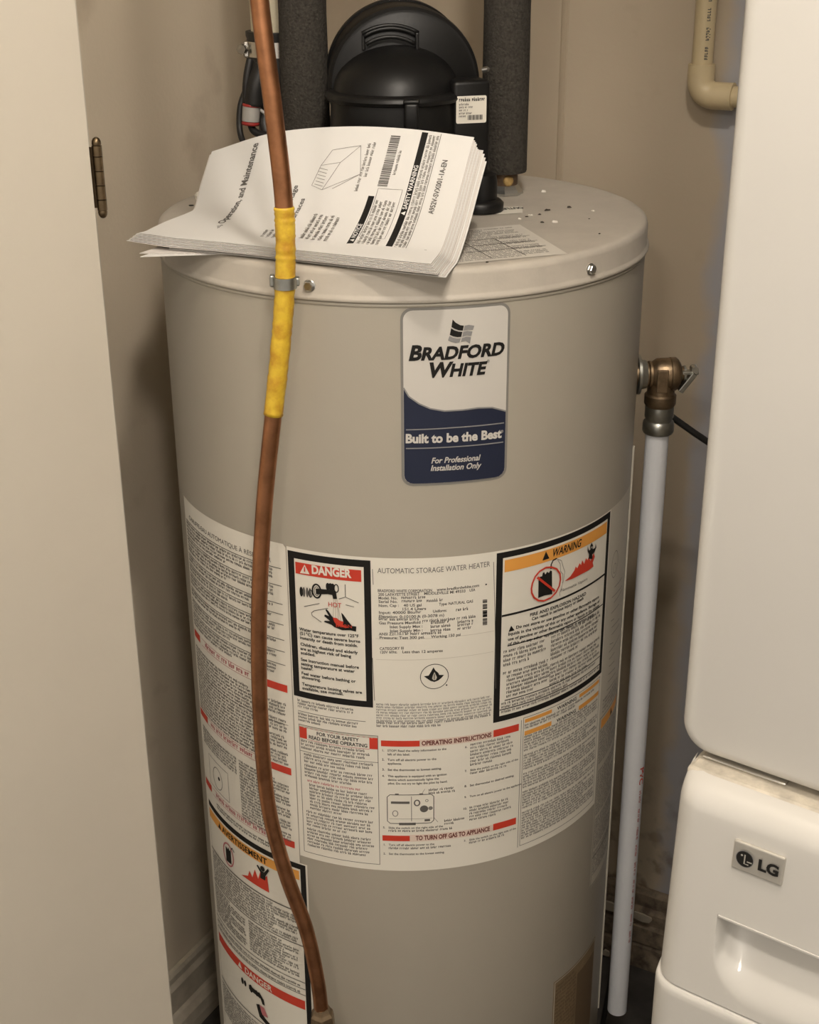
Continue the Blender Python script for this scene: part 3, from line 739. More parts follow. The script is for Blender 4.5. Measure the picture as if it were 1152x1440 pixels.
# dense small-print block on the right, with two orange bars
f = Flat(.006)
f.frame(.1310, .2590, .6090, .7760, .0006, W1, 'ink_mid')
f.rect(.1330, .1700, .7690, .7735, W1, 'orange'); f.rect(.2150, .2570, .7690, .7735, W1, 'orange')
f.rect(.1330, .1700, .7530, .7585, W1, 'orange'); f.rect(.2150, .2570, .7530, .7585, W1, 'orange')
f.text(.1780, .7690, 'WARNING', .0042, 'ink', W1, .032, 1); f.text(.1780, .7535, 'WARNING', .0042, 'ink', W1, .032, 1)
f.para(.1330, .2570, .7670, 2, .0034, .0024, 'ink_mid', W1, 41)
for i in range(40):
    if i in (6, 13, 20, 28): continue
    f.fine(.1330, .2570, .7500 - i * .0034, .0024, 'ink_mid', W1, 300 + i, 1 if i % 5 else .8)
f.build('small_print_block', eng, cylmap)

# ---- side label (far right) and yellow guide -------------------------------
f = Flat(.006); f.poly([(.2640, .979), (.2640, .480), (.268, .4755), (.336, .4755), (.3400, .480), (.3400, .979)][::-1][::-1], .00035, 'label_gray'); sl = f.build('side_label', wh, cylmap)
f = Flat(.006)
f.frame(.2660, .3390, .4775, .7160, .0008, W1, 'ink_mid')
f.poly([(.270, .7120), (.335, .7120), (.335, .7000), (.270, .7000)][::-1], W1, 'orange')
f.poly([(.300, .7020), (.308, .7020), (.304, .7105)], W2, 'ink')
for i in range(52):
    if i in (12, 13, 30, 42): continue
    f.fine(.2690, .3360, .6960 - i * .0040, .0028, 'ink_gray', W1, 700 + i, 1 if i % 6 else .7)
f.rect(.266, .339, .5190, .5200, W1, 'ink_mid')
f.ring(.285, .905, .010, .0008, W1, 'ink_gray', sy=1.6); f.ring(.285, .900, .0045, .0007, W1, 'ink_gray', sy=1.3)
for k in range(14):
    rg = random.Random(k); zz = .875 - k * .010
    f.line([(.280 + rg.uniform(0, .01), zz), (.30 + rg.uniform(-.01, .03), zz - rg.uniform(0, .006))], .0008, W1, 'ink_gray')
for i in range(4): f.fine(.272, .332, .735 - i * .005, .003, 'ink_gray', W1, 800 + i)
f.build('side_label_print', sl, cylmap)
f = Flat(.006); f.rect(.1930, .2960, .12, .3800, .0003, 'guide'); gl_ = f.build('energy_guide', wh, cylmap)
f = Flat(.006); f.frame(.1945, .2945, .1215, .3785, .0012, W1, 'label_gray')
for i in range(40): f.fine(.198, .240, .368 - i * .006, .0035, 'guide_dark', W1, 900 + i)
f.rect(.243, .292, .13, .36, W1, 'guide_dark')
f.build('energy_guide_print', gl_, cylmap)

# ---- french label --------------------------------------------------------
f = Flat(.006)
f.poly([(-.3110, .9805), (-.3110, .16), (-.1150, .16), (-.1150, .590), (-.1245, .590), (-.1245, .9800), (-.1275, .9835)], .00045, 'label'); fr = f.build('french_label', wh, cylmap)
f = Flat(.006); T = .0008
f.text(-.2930, .9595, 'CHAUFFE-EAU AUTOMATIQUE À RÉSERVOIR', .0052, 'ink_mid', T, .150)
RULES = [.955, .935, .914, .902, .890, .872, .858, .842]
for i, z in enumerate(RULES): f.rect(-.3060, -.1310, z - .0004, z + .0004, T, 'ink_mid')
sd = 1000
for a, b in zip(RULES, RULES[1:] + [.822]):
    n = max(1, int((a - b - .003) / .0042))
    for i in range(n):
        sd += 1; f.fine(-.3050, -.1330, a - .0045 - i * .0042, .0027, 'ink_mid', T, sd, .95 if i < n - 1 else (.55 + .1 * (sd % 4)))
for (z, n) in ((.8135, 21), (.7095, 21)):
    pass
for i in range(20): f.fine(-.3040, -.1330, .7960 - i * .0042, .0027, 'ink_mid', T, 1200 + i, 1 if i % 5 else .7)
f.rect(-.3060, -.1310, .7680, .7686, T, 'ink_mid')
for i in range(20): f.fine(-.2100, -.1330, .6910 - i * .0040, .0026, 'ink_mid', T, 1300 + i, 1 if i % 4 else .75)
for i in range(6): f.fine(-.3000, -.2150, .6910 - i * .0040, .0026, 'ink_mid', T, 1330 + i, 1)
for i in range(2): f.fine(-.2700, -.1330, .5985 - i * .0040, .0026, 'ink_mid', T, 1350 + i, .9)
f.ring(-.262, .640, .0120, .0010, T, 'ink_gray', sy=1.2); f.disc(-.258, .642, .0025, T, 'ink', 10)
f.line([(-.285, .622), (-.285, .662), (-.235, .662), (-.235, .622)], .0007, T, 'ink_gray', True)
f.build('french_print', fr, cylmap)
f = Flat(.006)
for (z, lw_, rw) in ((.8135, .020, .037), (.7095, .026, .037), (.6125, .022, .030)):
    for q_ in ((-.3060, -.3060 + lw_), (-.1300 - rw, -.1300)):
        f = Flat(.006); f.rect(*q_, z - .0045, z + .0045, T, 'red'); f.build('french_red_bar', fr, cylmap)
    f = Flat(.006)
    f.rect(-.28, -.168, z + .0042, z + .0047, T, 'pink_ink'); f.rect(-.28, -.168, z - .0047, z - .0042, T, 'pink_ink')
    f.fine(-.270, -.170, z - .0025, .0050, 'pink_ink', T, int(z * 9999), 1)
    f.build('french_heading', fr, cylmap)
f = Flat(.006); f.rect(-.3000, -.1172, .20, .5885, .0008, 'ink'); f.build('french_warning_panel', fr, cylmap)
f = Flat(.006); f.rect(-.2985, -.1240, .20, .5815, .0011, 'label'); f.build('french_warning_field', fr, cylmap)
f = Flat(.006); T = .0014
f.rect(-.2970, -.1255, .5665, .5790, T, 'orange'); f.build('french_warning_banner', fr, cylmap)
f = Flat(.006); f.rect(-.2970, -.1255, .3770, .3905, T, 'red'); f.build('french_danger_banner', fr, cylmap)
f = Flat(.005); T = .0017
f.poly([(-.268, .5685), (-.260, .5685), (-.264, .5770)], T, 'ink')
f.text(-.257, .5688, 'AVERTISSEMENT', .0080, 'ink', T, .086, 1)
f.build('french_warning_word', fr, cylmap); f = Flat(.005)
f.text(-.225, .3795, 'DANGER', .0085, 'label', T, .050, 1)
f.poly([(-.240, .3795), (-.231, .3795), (-.2355, .3885)], T, 'label')
f.build('french_danger_word', fr, cylmap); f = Flat(.005)
def FG(x, y): return (-.2450 + x * .001, .5440 + y * .001)
f.poly([FG(-6, -13), FG(6, -12), FG(6, 9), FG(3, 6), FG(1, 10), FG(-1, 6), FG(-6, 8)], T, 'ink'); f.ring(-.245, .5430, .0155, .0020, T + .0003, 'pink_ink', sx=.75)
f.line([FG(6, 9), FG(10, 14), FG(14, 10)], .0014, T, 'ink')
f.build('french_gas_can_pictogram', fr, cylmap); f = Flat(.005)
f.poly([(-.218, .530), (-.205, .536), (-.202, .545), (-.197, .538), (-.192, .552), (-.187, .541), (-.182, .556), (-.178, .545), (-.172, .553), (-.170, .530)], T, 'red')
f.disc(-.1785, .5600, .0036, T + .0003, 'ink', 14); f.poly([(-.183, .545), (-.182, .553), (-.188, .560), (-.186, .562), (-.180, .556), (-.176, .556), (-.170, .564), (-.168, .562), (-.174, .552), (-.175, .545)], T + .0003, 'ink')
f.build('french_fire_pictogram', fr, cylmap)
f = Flat(.006)
for z, t in ((.5200, .0016), (.4720, .0012), (.4180, .0010), (.3990, .0008), (.4080, .0008), (.318, .0014)): f.rect(-.2985, -.1240, z, z + t, T, 'ink_mid')
for i in range(11): f.fine(-.2950, -.1300, .5150 - i * .0040, .0027, 'ink_mid', T, 1400 + i, 1 if i % 4 else .8)
for i in range(12): f.fine(-.2100, -.1310, .4660 - i * .0038, .0026, 'ink_mid', T, 1450 + i, 1 if i % 3 else .75)
for i in range(12): f.fine(-.2950, -.2160, .4660 - i * .0038, .0026, 'ink_mid', T, 1480 + i, 1 if i % 4 else .6)
for i in range(2): f.fine(-.2950, -.1300, .4105 - i * .0095, .0028, 'ink_mid', T, 1500 + i, 1)
for i in range(12): f.fine(-.2950, -.1300, .3100 - i * .0042, .0028, 'ink_mid', T, 1520 + i, 1)
f.build('french_warning_print', fr, cylmap)
f = Flat(.005)
for cx, r_ in ((-.232, .005), (-.226, .0045), (-.214, .006), (-.203, .0045), (-.198, .0045)): f.disc(cx, .3610, r_, T, 'ink', 14, .55, 1)
f.poly([(-.218, .365), (-.196, .364), (-.190, .358), (-.189, .350), (-.193, .350), (-.196, .357), (-.218, .358)], T, 'ink')
f.poly([(-.205, .343), (-.199, .346), (-.196, .336), (-.190, .330), (-.176, .324), (-.170, .320), (-.185, .320), (-.200, .326)], T, 'ink')
f.poly([(-.198, .346), (-.190, .346), (-.184, .334), (-.194, .333)], T + .0003, 'pink_ink')
f.build('french_scald_pictogram', fr, cylmap)

# ---- labels on the lid ----------------------------------------------------
def lidmap(x, y, off): return (x, y, LIDZ + off)
q = [atz(*p, LIDZ) for p in ((640, 372), (798, 357), (731, 316), (640, 324))]
lf = Flat(.02); lf.poly([(p.x, p.y) for p in q], .0003, 'lid_label'); ll = lf.build('lid_label', wh, lidmap)
lf = Flat(.02)
o_, ex_ = q[0], (q[1] - q[0]); ex_.normalize(); ey_ = Vector((-ex_.y, ex_.x, 0))
def lidrot(x, y, off): p = o_ + ex_ * x + ey_ * y; return (p.x, p.y, LIDZ + off)
Wd = (q[1] - q[0]).length; Hd = (q[2] - q[0]).dot(ey_)
sk = ((q[2] - q[1]).dot(ex_)) / Hd
for i in range(22):
    y_ = Hd * (.05 + .041 * i); lf.fine(.004, Wd - .012 + sk * y_, y_, .0028, 'ink_gray', .0005, 60 + i, 1 if i % 4 else .7)
for t in (.28, .45, .62): lf.rect(.0, Wd - .008 + sk * Hd * t, Hd * t - .0005, Hd * t + .0005, .0006, 'ink_mid')
for t in (.35, .65): lf.rect(Wd * t, Wd * t + .001, Hd * .05, Hd * .6, .0006, 'ink_mid')
lf.build('lid_label_print', ll, lidrot)
q = [atz(*p, LIDZ) for p in ((699, 302), (735, 299.5), (735, 290.5), (690, 292))]
lf = Flat(.02); lf.poly([(p.x, p.y) for p in q], .0003, 'label'); ol = lf.build('outlet_sticker', wh, lidmap)
lf = Flat(.02)
a, b = atz(734, 291.5, LIDZ), atz(700, 293.5, LIDZ)
lf.text(a.x, a.y, 'OUTLET', .0095, 'ink', .0006, (b - a).length, 1, 0, 0, math.atan2(b.y - a.y, b.x - a.x))
lf.build('outlet_lettering', ol, lidmap)

# ================================================================== CRUMBS ON THE LID
for i, (x, y, r_, m) in enumerate(((770, 296, .0038, 'dirt'), (800, 292, .0034, 'dirt'), (763, 313, .0028, 'dirt'), (843, 329, .0018, 'dirt'), (685, 369, .0021, 'dirt'), (759, 302, .0022, 'dirt'), (741, 305, .0022, 'dirt'),
                                   (764, 270, .0042, 'flake'), (781, 313, .0046, 'flake'), (834, 297, .0026, 'flake'), (746, 303, .0026, 'flake'), (731, 308, .0026, 'flake'), (829, 308, .0014, 'dirt'))):
    p = atz(x, y, LIDZ); rg = random.Random(i + 5); n = 8; V = []
    for k in range(n): t = 2 * math.pi * k / n; q_ = r_ * rg.uniform(.55, 1.1); V.append((p.x + q_ * math.cos(t), p.y + q_ * .8 * math.sin(t), LIDZ + .0001))
    for k in range(n): t = 2 * math.pi * k / n; q_ = r_ * rg.uniform(.3, .7); V.append((p.x + q_ * math.cos(t), p.y + q_ * .8 * math.sin(t), LIDZ + r_ * rg.uniform(.25, .6)))
    F = [tuple(range(n))[::-1], tuple(range(n, 2 * n))] + [(k, (k + 1) % n, n + (k + 1) % n, n + k) for k in range(n)]
    tag(obj('crumb' if m == 'dirt' else 'paint_flake', V, F, m, origin=(p.x, p.y, LIDZ)), 'small dark crumb of dirt on the heater lid' if m == 'dirt' else 'small white flake of paint on the heater lid', 'crumb' if m == 'dirt' else 'flake', 'dark crumbs on the lid' if m == 'dirt' else 'white flakes on the lid')

# ================================================================== INSULATED WATER PIPES
def foam_pipe(x, y, r_, z0, label):
    t = thing('insulated_pipe', (x, y, LIDZ), label, 'pipe', None)
    rg = random.Random(int(x * 1000)); prof = [(r_ * .62, z0), (r_ * .97, z0 + .0005), (r_, z0 + .003)]
    z = z0 + .02
    while z < CEIL - .02: prof.append((r_ * rg.uniform(.985, 1.02), z)); z += .05
    prof += [(r_, CEIL - .001)]
    MB().add(*lathe(prof, (x, y, 0), n=40)).build('foam_sleeve', 'foam', t, smooth=True, sharp=50)
    MB().add(*lathe([(.0105, LIDZ + .004), (.0105, z0 + .01)], (x, y, 0), n=28)).build('nipple', 'galv', t, smooth=True, sharp=40)
    MB().add(*lathe([(.0150, LIDZ + .010), (.0158, LIDZ + .011), (.0158, z0 - .001), (.0148, z0 + .004)], (x, y, 0), n=32)).build('coupling', 'rusty', t, smooth=True, sharp=40)
    MB().add(*lathe([(.0225, LIDZ + .0002), (.0225, LIDZ + .003), (.0195, LIDZ + .0062), (.0168, LIDZ + .0105)], (x, y, 0), n=8)).build('hex_nut', 'steel', t)
    return t
hotp = foam_pipe(.1095, 1.605, .0258, 1.2945, 'black foam-insulated water pipe rising between the blower and the wall joint')
tag_p = MB().add(*lathe([(.0001, .0022), (.0040, .0020), (.0058, .0012), (.0062, 0)], Vector((.1135, 1.605 - .0150, LIDZ + .0165)), (.22, -1, .1), n=14)).build('solder_blob', 'solder_brass', hotp, smooth=True)
foam_pipe(-.1130, 1.605, .0265, 1.2945, 'black foam-insulated water pipe beside the white vent pipe')

# ================================================================== VENT BLOWER
bl = thing('vent_blower', (-.004, 1.55, LIDZ), 'black plastic exhaust blower standing on the heater lid', 'blower')
bx, by = -.004, 1.56
MB().add(*lathe([(.0, LIDZ + .001), (.088, LIDZ + .001), (.090, LIDZ + .003), (.090, LIDZ + .010), (.085, LIDZ + .014), (.0, LIDZ + .016)], (bx, by, 0), n=64, cap=False)).build('base_flange', 'black', bl, smooth=True, sharp=40)
# lower drum with motor cap
cx, cy = -.012, 1.530
MB().add(*lathe([(.074, LIDZ + .012), (.072, 1.30), (.069, 1.384), (.0725, 1.3850), (.0745, 1.3885), (.0735, 1.392), (.070, 1.3945)], (cx, cy, 0), n=64)).build('lower_drum', 'black', bl, smooth=True, sharp=40)
# dome above the lip leaning back to the scroll
V = []; F = []; nu, nv = 28, 12
for j in range(nv + 1):
    t = j / nv * math.pi / 2
    for i in range(nu + 1):
        a = math.pi * i / nu
        V.append((cx - .066 * math.cos(a) * math.cos(t * .999), cy + .006 - .066 * math.sin(a) * math.cos(t * .999) + .010 * math.sin(t), 1.394 + .046 * math.sin(t)))
for j in range(nv):
    for i in range(nu): F.append((j * (nu + 1) + i, j * (nu + 1) + i + 1, (j + 1) * (nu + 1) + i + 1, (j + 1) * (nu + 1) + i))
obj('motor_dome', V, F, 'black', bl, smooth=True)
# scroll housing: big disc with horizontal axis
sx, sy, sz, sr = -.003, 1.545, 1.3960, .0812
MB().add(*lathe([(.0, -.012), (.068, -.010), (.074, -.006), (.0775, -.006), (.0805, -.003), (sr, .002), (sr, .012), (.078, .014), (.078, .060), (.080, .062), (.080, .072), (.072, .078), (0, .079)], (sx, sy, sz), (-.10, 1, .06), n=80, cap=False)).build('scroll_housing', 'black', bl, smooth=True, sharp=35)
# body under the scroll
MB().add(*box(sx + .002, sy + .035, 1.340, .156, .075, .130, bev=.012, seg=3)).build('scroll_base', 'black', bl, smooth=True, sharp=40)
# raised ribs on the face of the scroll
for rr_, a0, a1 in ((.0475, 58, 122), (.0555, 60, 120), (.0585, 60, 120)):
    P = []
    for k in range(13):
        a = math.radians(a0 + (a1 - a0) * k / 12); dx_, dz_ = -.014 + rr_ * math.cos(a), .004 + rr_ * math.sin(a); P.append(Vector((sx + dx_, sy - .0132 + .1 * dx_ - .06 * dz_ - (.005 if rr_ < .05 else 0), sz + dz_)))
    MB().add(*tube(P, .0022, 10)).build('rib', 'black', bl, smooth=True)
for sg in (-1, 1):
    MB().add(*box(sx - .014 + sg * .0280, sy - .016, sz + .0465, .0035, .010, .017, bev=.001)).build('rib_end', 'black', bl)
# clip on the front of the motor cap
MB().add(*box(.0045, cy - .0735, 1.3725, .0145, .010, .034, bev=.003, seg=3)).build('clip', 'black', bl, smooth=True, sharp=50)
MB().add(*box(.0045, cy - .0720, 1.3905, .0170, .012, .005, bev=.002)).build('clip_top', 'black', bl, smooth=True, sharp=50)
# mounting foot with bolt boss
MB().add(*lathe([(.016, LIDZ + .001), (.0165, 1.300), (.0150, 1.3085), (.010, 1.3110), (.0, 1.3115)], (.0800, 1.512, 0), n=32, cap=False)).build('bolt_boss', 'black', bl, smooth=True, sharp=50)
MB().add(*lathe([(.0255, LIDZ + .001), (.026, LIDZ + .009), (.0225, LIDZ + .0125), (.0, LIDZ + .013)], (.0775, 1.508, 0), n=32, cap=False)).build('mounting_foot', 'black', bl, smooth=True, sharp=50)
MB().add(*lathe([(.003, 0), (.003, .006), (.001, .008)], (.0800, 1.540, 1.412), (1, -.3, .2), n=12)).build('side_screw', 'steel', bl)
# rating label
lc = aty(663, 154, 1.497); e1 = Vector((.96, .26, 0)).normalized(); e2 = Vector((0, 0, 1)); e2 = (e2 - e1 * e2.dot(e1)).normalized(); e3 = e1.cross(e2)
def rl(x, y, off): p = lc + e1 * x + e2 * y - e3 * 0 + (e3 if e3.y < 0 else -e3) * off; return p
f = Flat(.02); f.rrect(-.0165, .0165, -.0138, .0138, .002, 0, 'label'); rlab = f.build('rating_label', bl, rl)
nb = Vector((-e1.y, e1.x, 0)).normalized()
MB().add(*box(lc.x + .001 + nb.x * .0206, lc.y + nb.y * .0206, 1.345, .040, .040, .122, ex=Vector((e1.x, e1.y, 0)).normalized(), ey=nb, bev=.004, seg=3)).build('junction_box', 'black', bl, smooth=True, sharp=40)
f = Flat(.02)
f.fine(-.0135, .015, .0085, .0028, 'ink', .0004, 5, 1)
for i in range(5): f.fine(-.0135, .0040, .0045 - i * .0030, .0018, 'ink_mid', .0004, 6 + i, .9 if i % 2 else .6)
for k in range(13): f.rect(-.004 + k * .0013, -.004 + k * .0013 + (.0009 if k % 3 else .0005), -.0105, -.0055, .0004, 'ink')
f.build('rating_print', rlab, rl)
vp = Vector((-.1475, 1.680, 0))
# white vent pipe with rubber coupling and clamp
vt = thing('vent_pipe', (vp.x, vp.y, 1.38), 'cream plastic vent pipe rising from a black rubber coupling', 'pipe')
MB().add(*tube(catmull([(-.004, 1.652, 1.335), (-.045, 1.678, 1.325), (-.085, 1.697, 1.318), (-.128, 1.695, 1.317), (-.1455, 1.684, 1.330), (vp.x, vp.y, 1.3592)], 8), .027, 28)).build('elbow', 'rubber', vt, smooth=True)
MB().add(*lathe([(.0302, 1.400), (.0302, CEIL - .001)], (vp.x, vp.y, 0), n=40)).build('pipe', 'ventpvc', vt, smooth=True, sharp=40)
MB().add(*lathe([(.0290, 1.360), (.0375, 1.372), (.0378, 1.398), (.0362, 1.405), (.0355, 1.434), (.0365, 1.437), (.0365, 1.4415), (.0306, 1.4418)], (vp.x, vp.y, 0), n=40)).build('rubber_coupling', 'rubber', vt, smooth=True, sharp=40)
cl = MB().add(*lathe([(.0359, 1.4145), (.0372, 1.4148), (.0372, 1.4315), (.0359, 1.4318)], (vp.x, vp.y, 0), n=40, cap=False)).build('hose_clamp', 'chrome', vt, smooth=True, sharp=40)
cs = Vector((vp.x - .0375, vp.y - .012, 1.4225))
MB().add(*lathe([(.0055, -.010), (.0055, .004), (.0062, .0042), (.0062, .009), (.005, .010)], cs, (-.25, -1, .1), n=8)).build('clamp_screw', 'chrome', cl)
MB().add(*box(*(cs + Vector((.004, .002, .0))), .010, .014, .018, bev=.002)).build('clamp_housing', 'chrome', cl)

# wires with a connector, hanging beside the blower
wr = thing('wire_bundle', (-.182, 1.655, LIDZ), 'black wires with a red and white connector beside the vent pipe', 'wires')
c0 = aty(353, 160, 1.626)
MB().add(*tube(catmull([aty(352, 82, 1.632), aty(347, 110, 1.628), aty(346, 140, 1.627), aty(352, 152, 1.626)], 8), .0042, 12)).build('wire', 'rubber', wr, smooth=True)
MB().add(*tube(catmull([aty(371, 92, 1.630), aty(360, 120, 1.626), aty(357, 148, 1.626)], 8), .0105, 16)).build('cable_sheath', 'rubber', wr, smooth=True)
MB().add(*lathe([(.0100, -.0085), (.0100, .0085)], c0 + Vector((0, 0, .0005)), (.1, 0, 1), n=20)).build('connector_sleeve', 'wire_gray', wr, smooth=True, sharp=40)
for dz, in ((.0092,), (-.0105,)):
    MB().add(*lathe([(.0098, -.0018), (.0104, 0), (.0098, .0018)], c0 + Vector((dz * .1, 0, dz)), (.1, 0, 1), n=20)).build('connector_ring', 'red_plastic', wr, smooth=True)
MB().add(*tube(catmull([aty(346, 125, 1.634), aty(338, 150, 1.630), aty(337, 180, 1.625), aty(342, 200, 1.615), aty(352, 214, 1.60)], 8), .0034, 12)).build('wire', 'rubber', wr, smooth=True)
MB().add(*tube(catmull([aty(352, 172, 1.630), aty(357, 184, 1.626), aty(370, 190, 1.620), aty(384, 189, 1.615)], 8), .0042, 12)).build('wire', 'rubber', wr, smooth=True)
MB().add(*tube(catmull([aty(362, 140, 1.632), aty(365, 152, 1.628), aty(374, 160, 1.626), aty(388, 165, 1.625)], 8), .0018, 10)).build('wire', 'wire_gray', wr, smooth=True)
MB().add(*tube(catmull([aty(374, 160, 1.632), aty(372, 175, 1.628), aty(378, 195, 1.620), aty(380, 215, 1.60)], 8), .0060, 12)).build('wire', 'rubber', wr, smooth=True)

# ================================================================== MANUALS
CP = [[(196, 327, 1.338), (234, 318, 1.398), (271, 299, 1.450), (284, 258, 1.490), (298, 213, 1.515)],
      [(300, 342, 1.308), (327, 320, 1.363), (352, 287, 1.410), (368, 242, 1.448), (383, 187, 1.477)],
      [(400, 354, 1.276), (422, 327, 1.330), (444, 289, 1.376), (462, 237, 1.415), (480, 178, 1.445)],
      [(503, 366, 1.244), (522, 339, 1.298), (541, 297, 1.346), (557, 242, 1.386), (573, 181, 1.416)],
      [(606, 376, 1.214), (622, 348, 1.268), (637, 303, 1.317), (652, 248, 1.358), (667, 193, 1.385)]]
G = np.array([[aty(*p)[:] for p in c] for c in CP])
def cr1(P, t):
    n = len(P) - 1; x = t * n; i = min(max(int(math.floor(x)), 0), n - 1); f_ = x - i
    q_ = lambda k: P[k] if 0 <= k <= n else (2 * P[0] - P[1] if k < 0 else 2 * P[n] - P[n - 1])
    if t < 0: return P[0] + (P[1] - P[0]) * (t * n)
    if t > 1: return P[n] + (P[n] - P[n - 1]) * ((t - 1) * n)
    a, b, c_, d = q_(i - 1), q_(i), q_(i + 1), q_(i + 2)
    return .5 * (2 * b + (c_ - a) * f_ + (2 * a - 5 * b + 4 * c_ - d) * f_ ** 2 + (3 * b - a - 3 * c_ + d) * f_ ** 3)
NU, NV = 61, 49; U0, U1 = -.15, 1.15
colsV = [[cr1(G[i], U0 + (U1 - U0) * j / (NV - 1)) for j in range(NV)] for i in range(5)]
GRID = np.array([[cr1([colsV[k][j] for k in range(5)], U0 + (U1 - U0) * i / (NU - 1)) for j in range(NV)] for i in range(NU)])
du = np.gradient(GRID, axis=0); dv = np.gradient(GRID, axis=1)
NRM = np.cross(du, dv); NRM /= np.linalg.norm(NRM, axis=2, keepdims=True)
NRM *= np.sign(NRM[:, :, 2:3])
def samp(A, u, v):
    x = (u - U0) / (U1 - U0) * (NU - 1); y = (v - U0) / (U1 - U0) * (NV - 1)
    i = min(max(int(x), 0), NU - 2); j = min(max(int(y), 0), NV - 2); fx, fy = x - i, y - j
    return (A[i, j] * (1 - fx) + A[i + 1, j] * fx) * (1 - fy) + (A[i, j + 1] * (1 - fx) + A[i + 1, j + 1] * fx) * fy
def PS(u, v, off=0, zmin=None):
    p = samp(GRID, u, v) + samp(NRM, u, v) * off
    if zmin and p[2] < zmin: p[2] = zmin
    return p
PW, PH = .216, .279
def pagemap(x, y, off): return PS(-y / PH, x / PW, off)
def leaf(name, parent, off, ua, ub, va, vb, m, zmin, th=.00045, curl=0, nu=30, nv=22):
    V = []; F = []
    for top in (1, 0):
        for j in range(nv + 1):
            for i in range(nu + 1):
                u, v = ua + (ub - ua) * i / nu, va + (vb - va) * j / nv
                o_ = off + (0 if top else -th) + curl * max(0, .12 - i / nu) ** 2 * 8
                V.append(PS(u, v, o_, zmin + (th if top else 0)))
    k = (nu + 1) * (nv + 1)
    for j in range(nv):
        for i in range(nu):
            a = j * (nu + 1) + i; F.append((a, a + 1, a + nu + 2, a + nu + 1)); F.append((k + a, k + a + nu + 1, k + a + nu + 2, k + a + 1))
    rim = [i for i in range(nu)] + [nu + j * (nu + 1) for j in range(nv)] + [nv * (nu + 1) + i for i in range(nu, 0, -1)] + [j * (nu + 1) for j in range(nv, 0, -1)]
    for a, b in zip(rim, rim[1:] + rim[:1]): F.append((a, k + a, k + b, b))
    return obj(name, V, F, m, parent, smooth=True, sharp=50)
P0 = PS(.5, .3, -.018)
man = thing('instruction_manual', (float(P0[0]), float(P0[1]), LIDZ), 'thick white printed installation manual curling up on the heater lid', 'manual')
cov = leaf('cover_page', man, 0, 0, 1, 0, 1, 'paper', LIDZ + .0130)
for k in range(7):
    leaf('page', man, -.0012 * (k + 1), -.010 - .004 * k + .003 * (k % 2), 1.004 + .0035 * k, -.004 - .003 * k, .985 + .004 * (k % 3) - .01 * k, 'paper' if k % 2 else 'paper_edge', LIDZ + .0130 - .0011 * (k + 1))
f = Flat(.006); T = .0004
def pt(v, u, st, cap, wd, m='ink', bold=0): f.text(v * .001, -u * .001, st, cap, m, T, wd, bold)
pt(3, 57, 'Installation, Operation, and Maintenance', .0072, .203, 'ink_mid', 1)
f.build('cover_title', cov, pagemap); f = Flat(.006)
pt(112, 114, 'Stage', .0048, .026, 'ink_mid', 1); pt(76, 126, 'Furnaces', .0048, .042, 'ink_mid', 1)
f.build('cover_subtitle', cov, pagemap); f = Flat(.006)
pt(108, 259, 'A952V-SVX001-1A-EN', .0052, .074, 'ink_mid', 1)
f.build('cover_number', cov, pagemap)
f = Flat(.006)
f.rect(.003, .128, -.1945, -.1885, T, 'ink'); f.build('cover_bar', cov, pagemap)
f = Flat(.006); f.rect(.013, .2135, -.2320, -.2255, T, 'ink'); f.build('cover_bar', cov, pagemap)
f = Flat(.006)
f.text(.055, -.1935, 'NOTICE', .0042, 'paper', T + .0003, .028, 1)
f.poly([(.047, -.1935), (.053, -.1935), (.050, -.1893)], T + .0003, 'paper')
f.build('cover_bar_lettering', cov, pagemap); f = Flat(.006)
f.text(.112, -.2308, 'SAFETY WARNING', .0043, 'paper', T + .0003, .060, 1)
f.poly([(.103, -.2308), (.109, -.2308), (.106, -.2263)], T + .0003, 'paper')
f.build('cover_bar_lettering', cov, pagemap)
f = Flat(.006)
rg = random.Random(3); x = .142
while x < .206:   # barcode
    wd = rg.choice((.0006, .001, .0015)); f.rect(x, x + wd, -.2045, -.1945, T, 'ink_mid'); x += wd + rg.choice((.0006, .0010))
f.fine(.158, .190, -.2095, .0024, 'ink_gray', T, 2, 1)
f.build('cover_barcode', cov, pagemap)
f = Flat(.006)
for i in range(3): f.fine(.008, .062, -.108 - i * .0055, .0030, 'ink_gray', T, 20 + i, .9)
for i in range(5): f.fine(.040, .100, -.146 - i * .0058, .0030, 'ink_gray', T, 30 + i, .9)
for i in range(4): f.fine(.004, .034, -.152 - i * .0058, .0030, 'ink_gray', T, 40 + i, .9)
for i in range(2): f.fine(.133 + .02 * i, .200, -.176 - i * .0050, .0026, 'ink_gray', T, 50 + i, .95)
for i in range(5): f.fine(.004, .130, -.2000 - i * .0044, .0026, 'ink_gray', T, 60 + i, .95)
for i in range(3): f.fine(.012, .212, -.2365 - i * .0038, .0026, 'ink_gray', T, 70 + i, 1)
f.line([(.060, -.196), (.139, -.196), (.139, -.221), (.060, -.221)], .0005, T, 'ink_gray', True)
f.line([(.012, -.2455), (.214, -.2455)], .0006, T, 'ink_mid')
f.fine(.026, .050, -.266, .0030, 'ink_gray', T, 80, 1)
# line drawing of a furnace cabinet
D = {'a': (.138, -.128), 'b': (.166, -.131), 'c': (.170, -.150), 'd': (.132, -.140), 'e': (.186, -.138), 'f': (.192, -.166), 'g': (.156, -.174), 'h': (.134, -.150)}
for p in ('abc', 'be', 'ef', 'cf', 'fg', 'gd', 'ad', 'dc', 'hg'):
    f.line([D[k] for k in p], .0005, T, 'ink_gray')
for i in range(6): f.line([(.140 + i * .0045, -.1305), (.137 + i * .0045, -.1395)], .0006, T, 'ink_gray')
f.build('cover_small_print', cov, pagemap)
